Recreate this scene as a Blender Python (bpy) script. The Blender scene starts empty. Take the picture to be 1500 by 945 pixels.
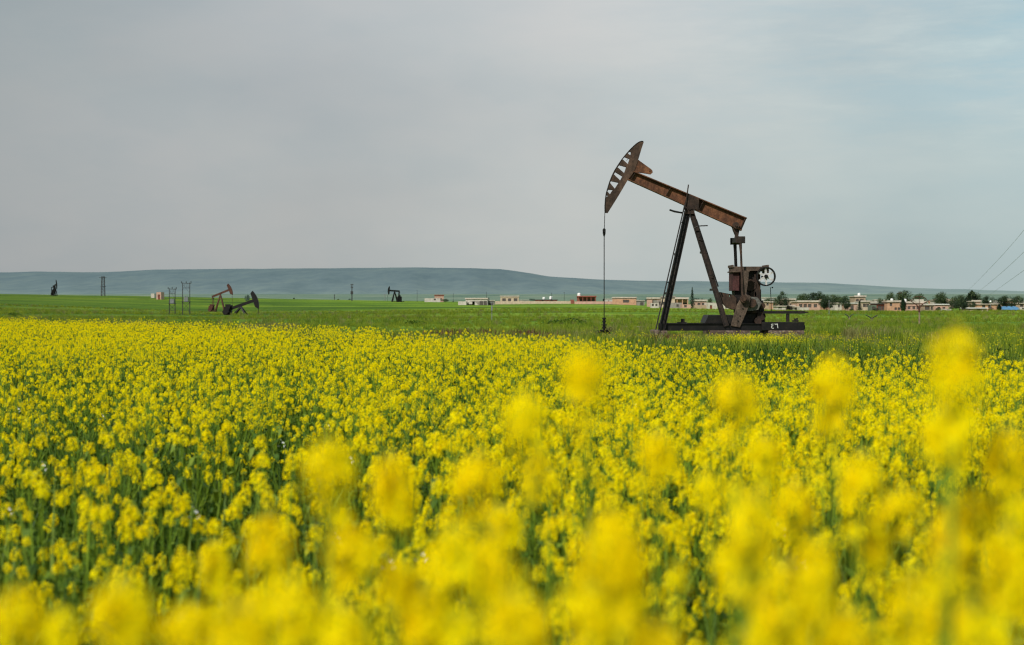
import bpy, math, random
from mathutils import Vector, Matrix, noise
from mathutils.geometry import tessellate_polygon
R = random.Random(11)
F, CX, HY, CZ = 2083.0, 750.0, 443.0, 1.6       # focal length, optical centre, horizon row and eye height used to survey the place
scene = bpy.context.scene
col = scene.collection
rad = math.radians

# ------------------------------------------------------------------ terrain heights
TPX = [-600, 0, 300, 577, 750, 900, 1050, 1250, 1500, 2100]
TD = [0, 60, 100, 150, 300, 380, 550, 700, 900, 1100, 1500, 2500, 5400]
TZ = [[0]*10, [0]*10, [0]*10,
      [0, 0, -.2, -.1, 0, 0, 0, -.1, -.1, -.1],
      [.5, 0, -1.1, -.6, -.2, -.2, -.3, -.5, -.5, -.5],
      [1.5, 1.0, -1.1, -.6, -.1, -.1, -.5, -.95, -.95, -.9],
      [4, 3.2, 1.0, .6, .4, .5, -.6, -1, -1.2, -1.2],
      [6, 4.6, 3.4, 1.94, .93, 1.1, -.75, -1., -1.2, -1.2],
      [8, 7, 4.6, 2.5, 1.2, 1.0, -1, -1, -1, -1],
      [7, 6.5, 4, 2, .5, .3, -1, -1, -1, -1],
      [0, 0, 0, 0, -1, -1, -2, -2, -2, -2],
      [4]*10, [32]*10]
def interp(xs, x):
    if x <= xs[0]: return 0, 0.0
    if x >= xs[-1]: return len(xs)-2, 1.0
    for i in range(len(xs)-1):
        if x < xs[i+1]:
            return i, (x-xs[i])/(xs[i+1]-xs[i])
def ground(x, y):
    r = math.hypot(x, y)
    if y > .2*r and y > 1e-3:
        px = CX + F*x/y; d = max(y, .8*r)
    else:
        px = -600 if x < 0 else 2100; d = .8*r
    i, a = interp(TPX, px); j, b = interp(TD, d)
    b = b*b*(3-2*b)
    z0 = TZ[j][i]*(1-a)+TZ[j][i+1]*a; z1 = TZ[j+1][i]*(1-a)+TZ[j+1][i+1]*a
    z = z0*(1-b)+z1*b
    k = min(1, max(0, (d-70)/80))*min(1, max(0, (2600-d)/1800))
    z += k*(.20*noise.noise((x*.018, y*.03, 1.3))*2 + .10*noise.noise((x*.05, y*.12, 5.)))
    # field bank behind the flowers (a shallow ditch edge)
    if 90 < d < 125 and 720 < px < 960:
        t = math.sin((d-90)/35*math.pi)*math.sin((px-720)/240*math.pi)
        z += .28*t
    return z
def at(px, d): return (px-CX)/F*d
def zat(py, d): return CZ-(py-HY)/F*d

# ------------------------------------------------------------------ tagging helpers
def tag(o, label=None, cat=None, group=None, kind=None):
    if label: o['label'] = label
    if cat: o['category'] = cat
    if group: o['group'] = group
    if kind: o['kind'] = kind
    return o
def empty(name, loc=(0,0,0), rz=0, **k):
    o = bpy.data.objects.new(name, None); col.objects.link(o)
    o.empty_display_size = .2
    o.location = loc; o.rotation_euler = (0,0,rz); tag(o, **k); return o
def copy_tree(o, parent=None):
    c = o.copy(); col.objects.link(c)
    if parent: c.parent = parent
    for ch in [q for q in KIDS.get(o.name, [])]: copy_tree_child(ch, c)
    return c
KIDS = {}
def copy_tree_child(ch, p):
    c = ch.copy(); col.objects.link(c); c.parent = p
    for g in KIDS.get(ch.name, []): copy_tree_child(g, c)

class MB:
    def __init__(s): s.v = []; s.f = []; s.m = []; s.mi = 0
    def add(s, vs, fs):
        n = len(s.v); s.v += [tuple(v) for v in vs]
        for f in fs: s.f.append(tuple(i+n for i in f)); s.m.append(s.mi)
        return s
    def box(s, x0, x1, y0, y1, z0, z1):
        return s.add([(x0,y0,z0),(x1,y0,z0),(x1,y1,z0),(x0,y1,z0),(x0,y0,z1),(x1,y0,z1),(x1,y1,z1),(x0,y1,z1)],
                     [(0,3,2,1),(4,5,6,7),(0,1,5,4),(1,2,6,5),(2,3,7,6),(3,0,4,7)])
    def bar(s, a, b, w, h=None, up=(0,1,0)):
        """rectangular bar from a to b; w is its size along `up`, h across"""
        h = h or w; a = Vector(a); b = Vector(b); d = (b-a).normalized(); u = Vector(up)
        if abs(d.dot(u)) > .95: u = Vector((1,0,0))
        c = d.cross(u).normalized(); u = c.cross(d).normalized()
        vs = [p+u*sx*w/2+c*sy*h/2 for p in (a,b) for sx,sy in ((-1,-1),(1,-1),(1,1),(-1,1))]
        return s.add(vs, [(0,1,2,3),(7,6,5,4),(0,4,5,1),(1,5,6,2),(2,6,7,3),(3,7,4,0)])
    def tube(s, pts, r, n=8, r2=None, cap=True):
        pts = [Vector(p) for p in pts]; k = len(pts)
        rs = r if isinstance(r, (list, tuple)) else [r+(((r2 if r2 is not None else r)-r)*i/max(1,k-1)) for i in range(k)]
        vs = []
        for i, p in enumerate(pts):
            d = (pts[min(i+1,k-1)]-pts[max(i-1,0)]).normalized()
            u = Vector((0,0,1)) if abs(d.z) < .9 else Vector((1,0,0))
            c = d.cross(u).normalized(); u = c.cross(d)
            for j in range(n):
                t = 2*math.pi*j/n; vs.append(p+(c*math.cos(t)+u*math.sin(t))*rs[i])
        fs = [(i*n+j, i*n+(j+1)%n, (i+1)*n+(j+1)%n, (i+1)*n+j) for i in range(k-1) for j in range(n)]
        if cap: fs += [tuple(range(n))[::-1], tuple((k-1)*n+j for j in range(n))]
        return s.add(vs, fs)
    def prism(s, pts, y0, y1, holes=()):
        """polygon in x,z with holes, extruded from y0 to y1"""
        loops = [list(pts)]+[list(h) for h in holes]
        tris = tessellate_polygon([[Vector((p[0],p[1],0)) for p in L] for L in loops])
        flat = [p for L in loops for p in L]; n = len(flat)
        vs = [(p[0],y0,p[1]) for p in flat]+[(p[0],y1,p[1]) for p in flat]
        fs = [tuple(t) for t in tris]+[tuple(i+n for i in t[::-1]) for t in tris]
        o = 0
        for L in loops:
            m = len(L)
            fs += [(o+i, o+(i+1)%m, n+o+(i+1)%m, n+o+i) for i in range(m)]; o += m
        return s.add(vs, fs)
    def ring(s, c, r0, r1, y0, y1, n=40):
        vs = []; cx, cy, cz = c
        for i in range(n):
            t = 2*math.pi*i/n; q, w = math.cos(t), math.sin(t)
            for rr, yy in ((r0,y0),(r1,y0),(r1,y1),(r0,y1)): vs.append((cx+rr*q, cy+yy, cz+rr*w))
        return s.add(vs, [(i*4+k, i*4+(k+1)%4, ((i+1)%n)*4+(k+1)%4, ((i+1)%n)*4+k) for i in range(n) for k in range(4)])
    def disc(s, c, r, y0, y1, n=24):
        cx, cy, cz = c
        vs = [(cx+r*math.cos(2*math.pi*i/n), cy+y, cz+r*math.sin(2*math.pi*i/n)) for y in (y0,y1) for i in range(n)]
        return s.add(vs, [tuple(range(n)), tuple(range(2*n-1,n-1,-1))]+[(i,(i+1)%n,n+(i+1)%n,n+i) for i in range(n)])
    def mesh(s, name, mats, smooth=False, fix=True):
        me = bpy.data.meshes.new(name); me.from_pydata(s.v, [], s.f)
        for m in (mats if isinstance(mats, (list,tuple)) else [mats]): me.materials.append(m)
        me.polygons.foreach_set('material_index', s.m)
        if smooth: me.polygons.foreach_set('use_smooth', [True]*len(s.f))
        if fix:
            import bmesh
            bm = bmesh.new(); bm.from_mesh(me); bmesh.ops.recalc_face_normals(bm, faces=bm.faces); bm.to_mesh(me); bm.free()
        me.update(); return me
    def build(s, name, mats, parent=None, bevel=0, smooth=False, fix=True, **k):
        o = bpy.data.objects.new(name, s.mesh(name, mats, smooth, fix)); col.objects.link(o)
        if parent: o.parent = parent; KIDS.setdefault(parent.name, []).append(o)
        if bevel:
            b = o.modifiers.new('bevel', 'BEVEL'); b.width = bevel; b.segments = 2; b.limit_method = 'ANGLE'
        tag(o, **k); return o

# ------------------------------------------------------------------ materials
def newmat(name):
    m = bpy.data.materials.new(name); m.use_nodes = True; nt = m.node_tree; nt.nodes.clear()
    out = nt.nodes.new('ShaderNodeOutputMaterial'); return m, nt, out
def nd(nt, t, **k):
    n = nt.nodes.new(t)
    for a, b in k.items():
        if a in n.inputs: n.inputs[a].default_value = b
        else: setattr(n, a, b)
    return n
def ramp(nt, fac, stops):
    r = nt.nodes.new('ShaderNodeValToRGB'); e = r.color_ramp.elements
    while len(e) < len(stops): e.new(.5)
    for q, (p, c) in zip(e, stops): q.position = p; q.color = (*c, 1)
    nt.links.new(fac, r.inputs[0]); return r.outputs[0]
def mixc(nt, f, a, b, mode='MIX'):
    m = nt.nodes.new('ShaderNodeMix'); m.data_type = 'RGBA'; m.blend_type = mode
    for s, v in ((0, f), (6, a), (7, b)):
        if hasattr(v, 'links'): nt.links.new(v, m.inputs[s])
        else: m.inputs[s].default_value = v if s == 0 else (*v, 1)
    return m.outputs[2]
def noise_n(nt, scale, detail=5, rough=.6, coord='Object', vec=None, stretch=None):
    t = nt.nodes.new('ShaderNodeTexNoise'); t.inputs['Scale'].default_value = scale
    t.inputs['Detail'].default_value = detail; t.inputs['Roughness'].default_value = rough
    if vec is None:
        if coord == 'Position': vec = nt.nodes.new('ShaderNodeNewGeometry').outputs['Position']
        else: vec = nt.nodes.new('ShaderNodeTexCoord').outputs[coord]
    if stretch:
        mp = nt.nodes.new('ShaderNodeMapping'); mp.inputs['Scale'].default_value = stretch
        nt.links.new(vec, mp.inputs[0]); vec = mp.outputs[0]
    nt.links.new(vec, t.inputs['Vector']); return t.outputs[0]
def surf(nt, out, colr, rough=.8, metal=0, bump=None, bd=.02, bs=.6, spec=.3):
    p = nt.nodes.new('ShaderNodeBsdfPrincipled')
    if hasattr(colr, 'links'): nt.links.new(colr, p.inputs['Base Color'])
    else: p.inputs['Base Color'].default_value = (*colr, 1)
    if hasattr(rough, 'links'): nt.links.new(rough, p.inputs['Roughness'])
    else: p.inputs['Roughness'].default_value = rough
    p.inputs['Metallic'].default_value = metal; p.inputs['Specular IOR Level'].default_value = spec
    if bump is not None:
        b = nt.nodes.new('ShaderNodeBump'); b.inputs['Distance'].default_value = bd; b.inputs['Strength'].default_value = bs
        nt.links.new(bump, b.inputs['Height']); nt.links.new(b.outputs[0], p.inputs['Normal'])
    nt.links.new(p.outputs[0], out.inputs[0]); return p
def rust(name, c0, c1, c2, scale=2.2, rough=.78):
    m, nt, out = newmat(name)
    a = noise_n(nt, scale, 8, .68, coord='Position'); b = noise_n(nt, scale*7, 6, .7, coord='Position')
    drip = noise_n(nt, 6, 4, .6, coord='Position', stretch=(1,1,.15))
    base = ramp(nt, a, [(.30, c0), (.5, c1), (.68, c2)])
    dk = ramp(nt, b, [(.35, (.35,.33,.32)), (.6, (1,1,1))])
    c = mixc(nt, .8, base, dk, 'MULTIPLY')
    dr = ramp(nt, drip, [(.35, (.4,.38,.36)), (.55, (1,1,1))])
    c = mixc(nt, .55, c, dr, 'MULTIPLY')
    surf(nt, out, c, rough, 0, b, .015, .7, .25); return m
def simple(name, c, var=.25, scale=3, rough=.85, bump=True, coord='Position'):
    m, nt, out = newmat(name)
    a = noise_n(nt, scale, 6, .65, coord=coord)
    lo = tuple(x*(1-var) for x in c); hi = tuple(min(1, x*(1+var*.6)) for x in c)
    surf(nt, out, ramp(nt, a, [(.3, lo), (.7, hi)]), rough, 0, a if bump else None, .02, .4); return m
M = {}
M['rust_beam'] = rust('rusty_painted_steel', (.045,.024,.014), (.125,.053,.026), (.25,.105,.045), 1.1)
M['rust_head'] = rust('brown_weathered_steel', (.03,.02,.015), (.065,.04,.027), (.12,.07,.045), 1.3)
M['rust_dark'] = rust('oily_dark_steel', (.006,.005,.005), (.014,.011,.010), (.04,.027,.02), 1.6, .6)
M['rust_mid'] = rust('dirty_brown_steel', (.016,.011,.009), (.04,.024,.017), (.10,.055,.035), 2.0)
M['leg_brown'] = rust('oily_brown_steel', (.010,.008,.007), (.026,.018,.014), (.06,.038,.027), 2.0)
M['rust_plate'] = rust('greybrown_crank_steel', (.045,.032,.024), (.10,.07,.052), (.17,.12,.085), 2.0)
M['maroon'] = rust('faded_maroon_paint', (.025,.012,.012), (.075,.028,.028), (.12,.05,.045), 3)
M['black'] = rust('blackened_steel', (.004,.004,.004), (.008,.007,.007), (.018,.014,.012), 3, .55)
M['silver'] = rust('worn_silver_paint', (.42,.41,.40), (.62,.61,.60), (.75,.75,.73), 7, .5)
M['grey_gear'] = rust('grey_gear_steel', (.06,.06,.055), (.11,.11,.10), (.18,.17,.15), 3)
M['white_paint'] = simple('white_brush_paint', (.60,.60,.56), .35, 14)
M['concrete'] = rust('oil_stained_concrete', (.03,.02,.016), (.12,.08,.06), (.32,.27,.22), 2.6)
M['brown_far'] = rust('red_brown_steel', (.05,.022,.016), (.09,.035,.024), (.14,.06,.04), .8)
M['pole_wood'] = simple('weathered_wood', (.20,.15,.10), .4, 8)
M['grey_pole'] = simple('grey_pole_steel', (.16,.17,.17), .3, 5)
M['dark_pole'] = simple('dark_pole_steel', (.035,.035,.035), .3, 5)
M['wire'] = simple('aluminium_wire', (.24,.27,.28), .1, 1, bump=False)
M['bark'] = simple('rough_bark', (.07,.05,.035), .4, 6)
M['window'] = simple('dark_opening', (.075,.065,.058), .3, 2, bump=False)
M['door_red'] = simple('red_brown_door', (.16,.045,.03), .3, 2)
def facade(name, c):
    m, nt, out = newmat(name)
    a = noise_n(nt, .9, 5, .7, coord='Position'); b = noise_n(nt, 3, 5, .7, coord='Position', stretch=(1,1,.3))
    base = ramp(nt, a, [(.3, tuple(x*.72 for x in c)), (.62, c)])
    st = ramp(nt, b, [(.32, (.55,.5,.46)), (.52, (1,1,1))])
    surf(nt, out, mixc(nt, .6, base, st, 'MULTIPLY'), .9, 0, b, .03, .3); return m
M['w_white'] = facade('chalky_white_render', (.50,.46,.40))
M['w_cream'] = facade('cream_render', (.50,.40,.29))
M['w_pink'] = facade('pinkish_render', (.47,.30,.23))
M['w_orange'] = facade('orange_beige_render', (.50,.29,.18))
M['w_red'] = facade('red_brown_brick_render', (.25,.085,.06))
M['w_grey'] = facade('grey_blockwork', (.27,.25,.22))
M['w_tan'] = facade('tan_blockwork', (.36,.27,.19))
M['w_dark'] = facade('dark_sheet_wall', (.08,.08,.07))
M['w_green'] = facade('grey_green_sheet', (.12,.15,.11))
M['roofslab'] = facade('pale_roof_slab', (.50,.44,.37))
M['tank'] = simple('white_tank_plastic', (.7,.7,.68), .1, 2, .5)
M['blue'] = simple('blue_tarpaulin', (.06,.17,.30), .35, 1.5, .6)
M['tent'] = simple('white_canvas', (.68,.68,.64), .15, 1, .8)

def leafmat(name, stops, trans=.35, scale=4, tcol=None, island=True, rough=.6, spec=.2):
    m, nt, out = newmat(name)
    g = nt.nodes.new('ShaderNodeNewGeometry')
    n = noise_n(nt, scale, 3, .6, coord='Position')
    ad = nd(nt, 'ShaderNodeMath', operation='ADD'); nt.links.new(n, ad.inputs[0])
    mu = nd(nt, 'ShaderNodeMath', operation='MULTIPLY_ADD'); nt.links.new(g.outputs['Random Per Island'], mu.inputs[0])
    mu.inputs[1].default_value = .5; mu.inputs[2].default_value = -.25
    nt.links.new(mu.outputs[0], ad.inputs[1])
    c = ramp(nt, ad.outputs[0], stops)
    p = nd(nt, 'ShaderNodeBsdfPrincipled'); nt.links.new(c, p.inputs['Base Color']); p.inputs['Roughness'].default_value = rough
    p.inputs['Specular IOR Level'].default_value = spec
    t = nd(nt, 'ShaderNodeBsdfTranslucent'); nt.links.new(c, t.inputs[0])
    mx = nd(nt, 'ShaderNodeMixShader'); mx.inputs[0].default_value = trans
    nt.links.new(p.outputs[0], mx.inputs[1]); nt.links.new(t.outputs[0], mx.inputs[2]); nt.links.new(mx.outputs[0], out.inputs[0])
    return m
M['petal'] = leafmat('yellow_petals', [(.2,(.88,.64,.0)),(.5,(.98,.81,.0)),(.8,(.98,.90,.003))], .46, 6, spec=.04)
M['bud'] = leafmat('green_yellow_buds', [(.3,(.30,.32,.02)),(.7,(.55,.48,.02))], .2, 6)
M['stem'] = leafmat('mustard_stem_green', [(.3,(.09,.17,.010)),(.7,(.21,.31,.02))], .15, 3)
M['leaf'] = leafmat('mustard_leaf_green', [(.3,(.022,.055,.002)),(.7,(.09,.15,.003))], .25, 3)
M['grass_blade'] = leafmat('meadow_grass_blade', [(.25,(.04,.095,.006)),(.5,(.13,.20,.010)),(.72,(.30,.33,.025))], .35, .35)
M['dry_blade'] = leafmat('dry_grass_blade', [(.25,(.10,.10,.03)),(.5,(.18,.17,.05)),(.8,(.26,.24,.09))], .3, .3)
M['dock'] = leafmat('red_brown_weed', [(.3,(.05,.018,.012)),(.7,(.13,.05,.035))], .2, .5)
M['under'] = leafmat('undergrowth_green', [(.25,(.012,.038,.002)),(.5,(.045,.10,.005)),(.75,(.14,.20,.012))], .22, 1.2)
M['tree_leaf'] = leafmat('dark_tree_leaf', [(.3,(.008,.018,.009)),(.55,(.022,.042,.016)),(.8,(.05,.08,.025))], .15, .8)
M['tree_leaf2'] = leafmat('olive_tree_leaf', [(.3,(.02,.04,.015)),(.55,(.045,.075,.025)),(.8,(.09,.12,.045))], .15, .8)
M['conifer'] = leafmat('conifer_needle', [(.3,(.008,.02,.012)),(.6,(.02,.045,.022)),(.85,(.04,.07,.03))], .1, 1)
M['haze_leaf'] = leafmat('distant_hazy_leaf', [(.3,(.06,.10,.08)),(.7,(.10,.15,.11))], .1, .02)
M['petal_white'] = simple('white_petals', (.75,.75,.72), .1, 5, bump=False)

# ------------------------------------------------------------------ ground
def ground_mat():
    m, nt, out = newmat('meadow_ground')
    g = nt.nodes.new('ShaderNodeNewGeometry')
    big = noise_n(nt, .012, 5, .6, vec=g.outputs['Position'], stretch=(.6,1.6,1))
    mid = noise_n(nt, .09, 6, .7, vec=g.outputs['Position'], stretch=(.5,1.3,1))
    fine = noise_n(nt, 1.1, 6, .75, vec=g.outputs['Position'], stretch=(1,.5,1))
    c = ramp(nt, big, [(.36,(.046,.10,.006)),(.5,(.098,.185,.010)),(.64,(.17,.245,.018))])
    c = mixc(nt, .85, c, ramp(nt, mid, [(.38,(.42,.50,.45)),(.5,(1,1,1)),(.64,(1.45,1.25,1.1))]), 'MULTIPLY')
    c = mixc(nt, .8, c, ramp(nt, fine, [(.32,(.50,.52,.45)),(.55,(1,1,1)),(.72,(1.35,1.3,1.25))]), 'MULTIPLY')
    ln = nd(nt, 'ShaderNodeVectorMath', operation='LENGTH'); nt.links.new(g.outputs['Position'], ln.inputs[0])
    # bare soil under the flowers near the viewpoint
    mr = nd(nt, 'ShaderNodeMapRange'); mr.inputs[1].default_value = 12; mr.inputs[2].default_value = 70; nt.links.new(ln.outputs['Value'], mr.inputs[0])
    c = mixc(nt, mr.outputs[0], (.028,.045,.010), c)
    # cloud shadow over the western pasture, painted into the ground colour
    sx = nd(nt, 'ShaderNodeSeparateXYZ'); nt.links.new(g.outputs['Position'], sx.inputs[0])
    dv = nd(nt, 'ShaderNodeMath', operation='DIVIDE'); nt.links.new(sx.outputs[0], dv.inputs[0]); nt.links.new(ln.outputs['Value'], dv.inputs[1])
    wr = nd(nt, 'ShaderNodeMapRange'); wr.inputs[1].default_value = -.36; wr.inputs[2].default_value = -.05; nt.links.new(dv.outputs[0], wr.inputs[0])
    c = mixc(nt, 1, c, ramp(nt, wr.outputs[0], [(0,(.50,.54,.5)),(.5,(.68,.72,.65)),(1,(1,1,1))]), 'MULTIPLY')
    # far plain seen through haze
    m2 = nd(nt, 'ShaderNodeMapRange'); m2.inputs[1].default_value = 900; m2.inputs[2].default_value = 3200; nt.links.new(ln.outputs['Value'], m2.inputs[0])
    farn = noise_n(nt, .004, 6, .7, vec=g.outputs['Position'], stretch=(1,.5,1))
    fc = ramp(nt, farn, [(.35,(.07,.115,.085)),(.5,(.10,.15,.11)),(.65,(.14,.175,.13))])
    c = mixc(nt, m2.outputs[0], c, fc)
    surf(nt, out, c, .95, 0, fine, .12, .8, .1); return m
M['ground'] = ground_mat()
def build_ground():
    rs = [0.0]; r = 1.5
    while r < 5600: rs.append(r); r *= 1.045 if r < 1300 else 1.09
    rs.append(5600)
    angs = []
    a = -180.0
    while a < 180: angs.append(a); a += (.35 if -26 < a < 26 else 4)
    mb = MB(); n = len(angs)
    for r in rs:
        for a in angs:
            x, y = r*math.sin(rad(a)), r*math.cos(rad(a)); mb.v.append((x, y, ground(x, y)))
    for i in range(len(rs)-1):
        for j in range(n):
            mb.f.append((i*n+j, i*n+(j+1)%n, (i+1)*n+(j+1)%n, (i+1)*n+j)); mb.m.append(0)
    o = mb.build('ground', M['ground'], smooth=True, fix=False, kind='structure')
    o.data.flip_normals()
build_ground()

# ------------------------------------------------------------------ hills
def hills_mat():
    m, nt, out = newmat('hazy_hills')
    g = nt.nodes.new('ShaderNodeNewGeometry'); s = nd(nt, 'ShaderNodeSeparateXYZ'); nt.links.new(g.outputs['Position'], s.inputs[0])
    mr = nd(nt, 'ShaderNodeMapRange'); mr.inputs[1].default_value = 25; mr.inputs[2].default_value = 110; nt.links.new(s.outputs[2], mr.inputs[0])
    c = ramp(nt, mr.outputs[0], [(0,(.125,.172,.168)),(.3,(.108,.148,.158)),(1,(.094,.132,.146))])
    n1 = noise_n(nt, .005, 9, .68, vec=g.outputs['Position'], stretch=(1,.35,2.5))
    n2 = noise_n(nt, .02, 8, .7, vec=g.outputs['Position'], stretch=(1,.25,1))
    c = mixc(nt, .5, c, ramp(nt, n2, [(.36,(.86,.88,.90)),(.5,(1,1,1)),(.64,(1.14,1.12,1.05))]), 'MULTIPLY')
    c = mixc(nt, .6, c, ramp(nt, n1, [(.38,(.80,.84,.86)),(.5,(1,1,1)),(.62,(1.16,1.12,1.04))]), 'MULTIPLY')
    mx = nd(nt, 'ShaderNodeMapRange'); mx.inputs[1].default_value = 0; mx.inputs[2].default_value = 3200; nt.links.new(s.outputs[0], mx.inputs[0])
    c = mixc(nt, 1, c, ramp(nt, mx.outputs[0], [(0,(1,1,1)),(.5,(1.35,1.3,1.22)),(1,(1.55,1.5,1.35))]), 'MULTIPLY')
    surf(nt, out, c, 1, 0, None, spec=0); return m
prof = [(-1200,402),(-400,401),(0,400),(60,399),(150,400),(230,396),(350,395),(500,394),(600,393),(690,394),(730,395),(755,398),(780,402),(800,405.5),(870,410),(930,412),(1050,413),(1200,415),(1260,418),(1310,421),(1350,423),(1400,424),(1500,427),(2100,431),(3000,432)]
def pf(px):
    for (a,b),(c,d) in zip(prof, prof[1:]):
        if px <= c: return b+(d-b)*(px-a)/(c-a)
    return prof[-1][1]
def build_hills():
    mb = MB(); rows = [(5000,0),(5400,.06),(5900,.18),(6400,.36),(6900,.58),(7400,.80),(7800,.93),(8100,.985),(8400,1.0),(10500,.9)]
    pxs = list(range(-1200, 3001, 12)); n = len(pxs)
    for k, (d, t) in enumerate(rows):
        for px in pxs:
            x = at(px, d); top = zat(pf(px)+.5*noise.noise((px*.03,0,0)), 8400); base = 27
            g_ = noise.noise((px*.018, d*.0006, 2.))*.10+noise.noise((px*.06, d*.001, 7.))*.05
            tt = max(0, min(1, t+(g_ if 0 < k < 5 else 0)))
            mb.v.append((x, d, base+(top-base)*tt))
    for k in range(len(rows)-1):
        for j in range(n-1): mb.f.append((k*n+j, k*n+j+1, (k+1)*n+j+1, (k+1)*n+j)); mb.m.append(0)
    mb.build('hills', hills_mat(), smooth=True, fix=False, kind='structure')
build_hills()

# ------------------------------------------------------------------ scatter helper (for stuff only)
def scatter(name, variants, pts, **k):
    """variants: list of meshes; pts: (x,y,z,rx,ry,rz,scale,index)"""
    vc = bpy.data.collections.new(name+'_kinds')
    for i, me in enumerate(variants):
        o = bpy.data.objects.new('%s_kind_%02d' % (name, i), me); vc.objects.link(o)
    me = bpy.data.meshes.new(name); me.from_pydata([p[:3] for p in pts], [], [])
    a = me.attributes.new('rot', 'FLOAT_VECTOR', 'POINT'); a.data.foreach_set('vector', [c for p in pts for c in p[3:6]])
    a = me.attributes.new('scl', 'FLOAT', 'POINT'); a.data.foreach_set('value', [p[6] for p in pts])
    a = me.attributes.new('idx', 'INT', 'POINT'); a.data.foreach_set('value', [p[7] for p in pts])
    o = bpy.data.objects.new(name, me); col.objects.link(o)
    ng = bpy.data.node_groups.new(name, 'GeometryNodeTree')
    ng.interface.new_socket('Geometry', in_out='INPUT', socket_type='NodeSocketGeometry')
    ng.interface.new_socket('Geometry', in_out='OUTPUT', socket_type='NodeSocketGeometry')
    gi = ng.nodes.new('NodeGroupInput'); go = ng.nodes.new('NodeGroupOutput')
    ci = ng.nodes.new('GeometryNodeCollectionInfo'); ci.inputs['Collection'].default_value = vc
    ci.inputs['Separate Children'].default_value = True; ci.inputs['Reset Children'].default_value = True
    ip = ng.nodes.new('GeometryNodeInstanceOnPoints'); ip.inputs['Pick Instance'].default_value = True
    L = ng.links.new
    L(gi.outputs[0], ip.inputs['Points']); L(ci.outputs[0], ip.inputs['Instance'])
    for nm, ty, sk in (('rot','FLOAT_VECTOR','Rotation'),('scl','FLOAT','Scale'),('idx','INT','Instance Index')):
        na = ng.nodes.new('GeometryNodeInputNamedAttribute'); na.data_type = ty; na.inputs['Name'].default_value = nm
        L(na.outputs[0], ip.inputs[sk])
    L(ip.outputs[0], go.inputs[0])
    md = o.modifiers.new('scatter', 'NODES'); md.node_group = ng
    tag(o, kind='stuff', **k); return o

# ------------------------------------------------------------------ mustard plants
def flower(mb, c, n, s, rg):
    """four small petals around c facing n"""
    n = n.normalized(); u = n.orthogonal().normalized(); w = n.cross(u)
    t0 = rg.random()*6.28
    for k in range(4):
        t = t0+k*math.pi/2
        d = u*math.cos(t)+w*math.sin(t); e = n.cross(d)
        cup = n*s*rg.uniform(.15,.5)
        a = c+d*s*.12; b = c+d*s*.62+e*s*.36+cup*.6; q = c+d*s*1.0+cup*rg.uniform(.7,1.1); f = c+d*s*.62-e*s*.36+cup*.6
        mb.add([a,b,q,f], [(0,1,2),(0,2,3)])
def head_mesh(mb, base, size, rg, nf, tall=1.0):
    """domed raceme of yellow flowers with buds on top; base = centre"""
    for i in range(nf):
        z = 1-(i+.5)/nf*1.55; r = math.sqrt(max(.05, 1-z*z)) if z > 0 else 1.0
        t = i*2.39996+rg.uniform(-.4,.4)
        n = Vector((r*math.cos(t), r*math.sin(t), z*.9+.25))
        p = base+Vector((r*math.cos(t), r*math.sin(t), z*tall*1.1))*size*rg.uniform(.72,1.08)
        mb.mi = 0; flower(mb, p, n+Vector((rg.uniform(-.4,.4),rg.uniform(-.4,.4),rg.uniform(-.2,.5))), .0080*rg.uniform(.75,1.2), rg)
        if i % 2 == 0:
            mb.mi = 1; q = base+Vector((0,0,-size*1.1)); s_ = Vector((.0006,0,0)); mb.add([q-s_, q+s_, p], [(0,1,2)])
    mb.mi = 2
    for i in range(6):
        t = rg.random()*6.28; r = rg.random()*size*.35
        c = base+Vector((r*math.cos(t), r*math.sin(t), size*(1.05+rg.random()*.25))); s = .0028
        mb.add([c+Vector(v)*s for v in ((1,0,0),(-.5,.87,0),(-.5,-.87,0),(0,0,1.6))], [(0,1,3),(1,2,3),(2,0,3)])
    mb.mi = 0
def thin(mb, pts, r0, r1, n=3): mb.tube(pts, r0, n, r1, cap=False)
def leaf(mb, p, d, L, w, rg):
    d = Vector(d).normalized(); s = d.cross(Vector((0,0,1))).normalized()
    mid = p+d*L*.5+Vector((0,0,L*.12)); tip = p+d*L+Vector((0,0,-L*rg.uniform(.05,.3)))
    mb.add([p, mid+s*w, tip, mid-s*w, p+d*L*.25+s*w*.6, p+d*L*.25-s*w*.6], [(0,4,5),(4,1,3,5),(1,2,3)])
HM = ['petal','stem','bud']
def plant_layout(rg, H, nh, spread=.16):
    """heads: (x,y,z,size); the first is the leader at the top"""
    hs = [(rg.uniform(-.02,.02), rg.uniform(-.02,.02), H, .021*rg.uniform(.9,1.15))]
    for i in range(nh-1):
        t = i*2.4+rg.uniform(-.5,.5); r = spread*rg.uniform(.35,1.1)
        hs.append((r*math.cos(t), r*math.sin(t), H-rg.uniform(.02,.30)-(r*.3), .019*rg.uniform(.7,1.2)))
    return hs
def stems(mb, hs, rg, H):
    top = hs[0]; lean = (rg.uniform(-.05,.05), rg.uniform(-.05,.05))
    def axis(z): k = z/H; return Vector((top[0]*k*k+lean[0]*k*(1-k), top[1]*k*k+lean[1]*k*(1-k), z))
    thin(mb, [axis(H*k) for k in (0,.25,.5,.75,.985)], .005, .0018, 4)
    for (x,y,z,s) in hs[1:]:
        z0 = max(.15, z-rg.uniform(.2,.42)); p = axis(z0); q = Vector((x,y,z-s))
        m = p.lerp(q,.55)+Vector((x,y,0))*.12
        thin(mb, [p, m, q], .0022, .001)
    for i in range(7):      # seed pods held out along the stalk
        z = H-rg.uniform(.05,.25); t = rg.random()*6.28; p = axis(z); thin(mb, [p, p+Vector((math.cos(t)*.03, math.sin(t)*.03, .03))], .0009, .0005)
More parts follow.
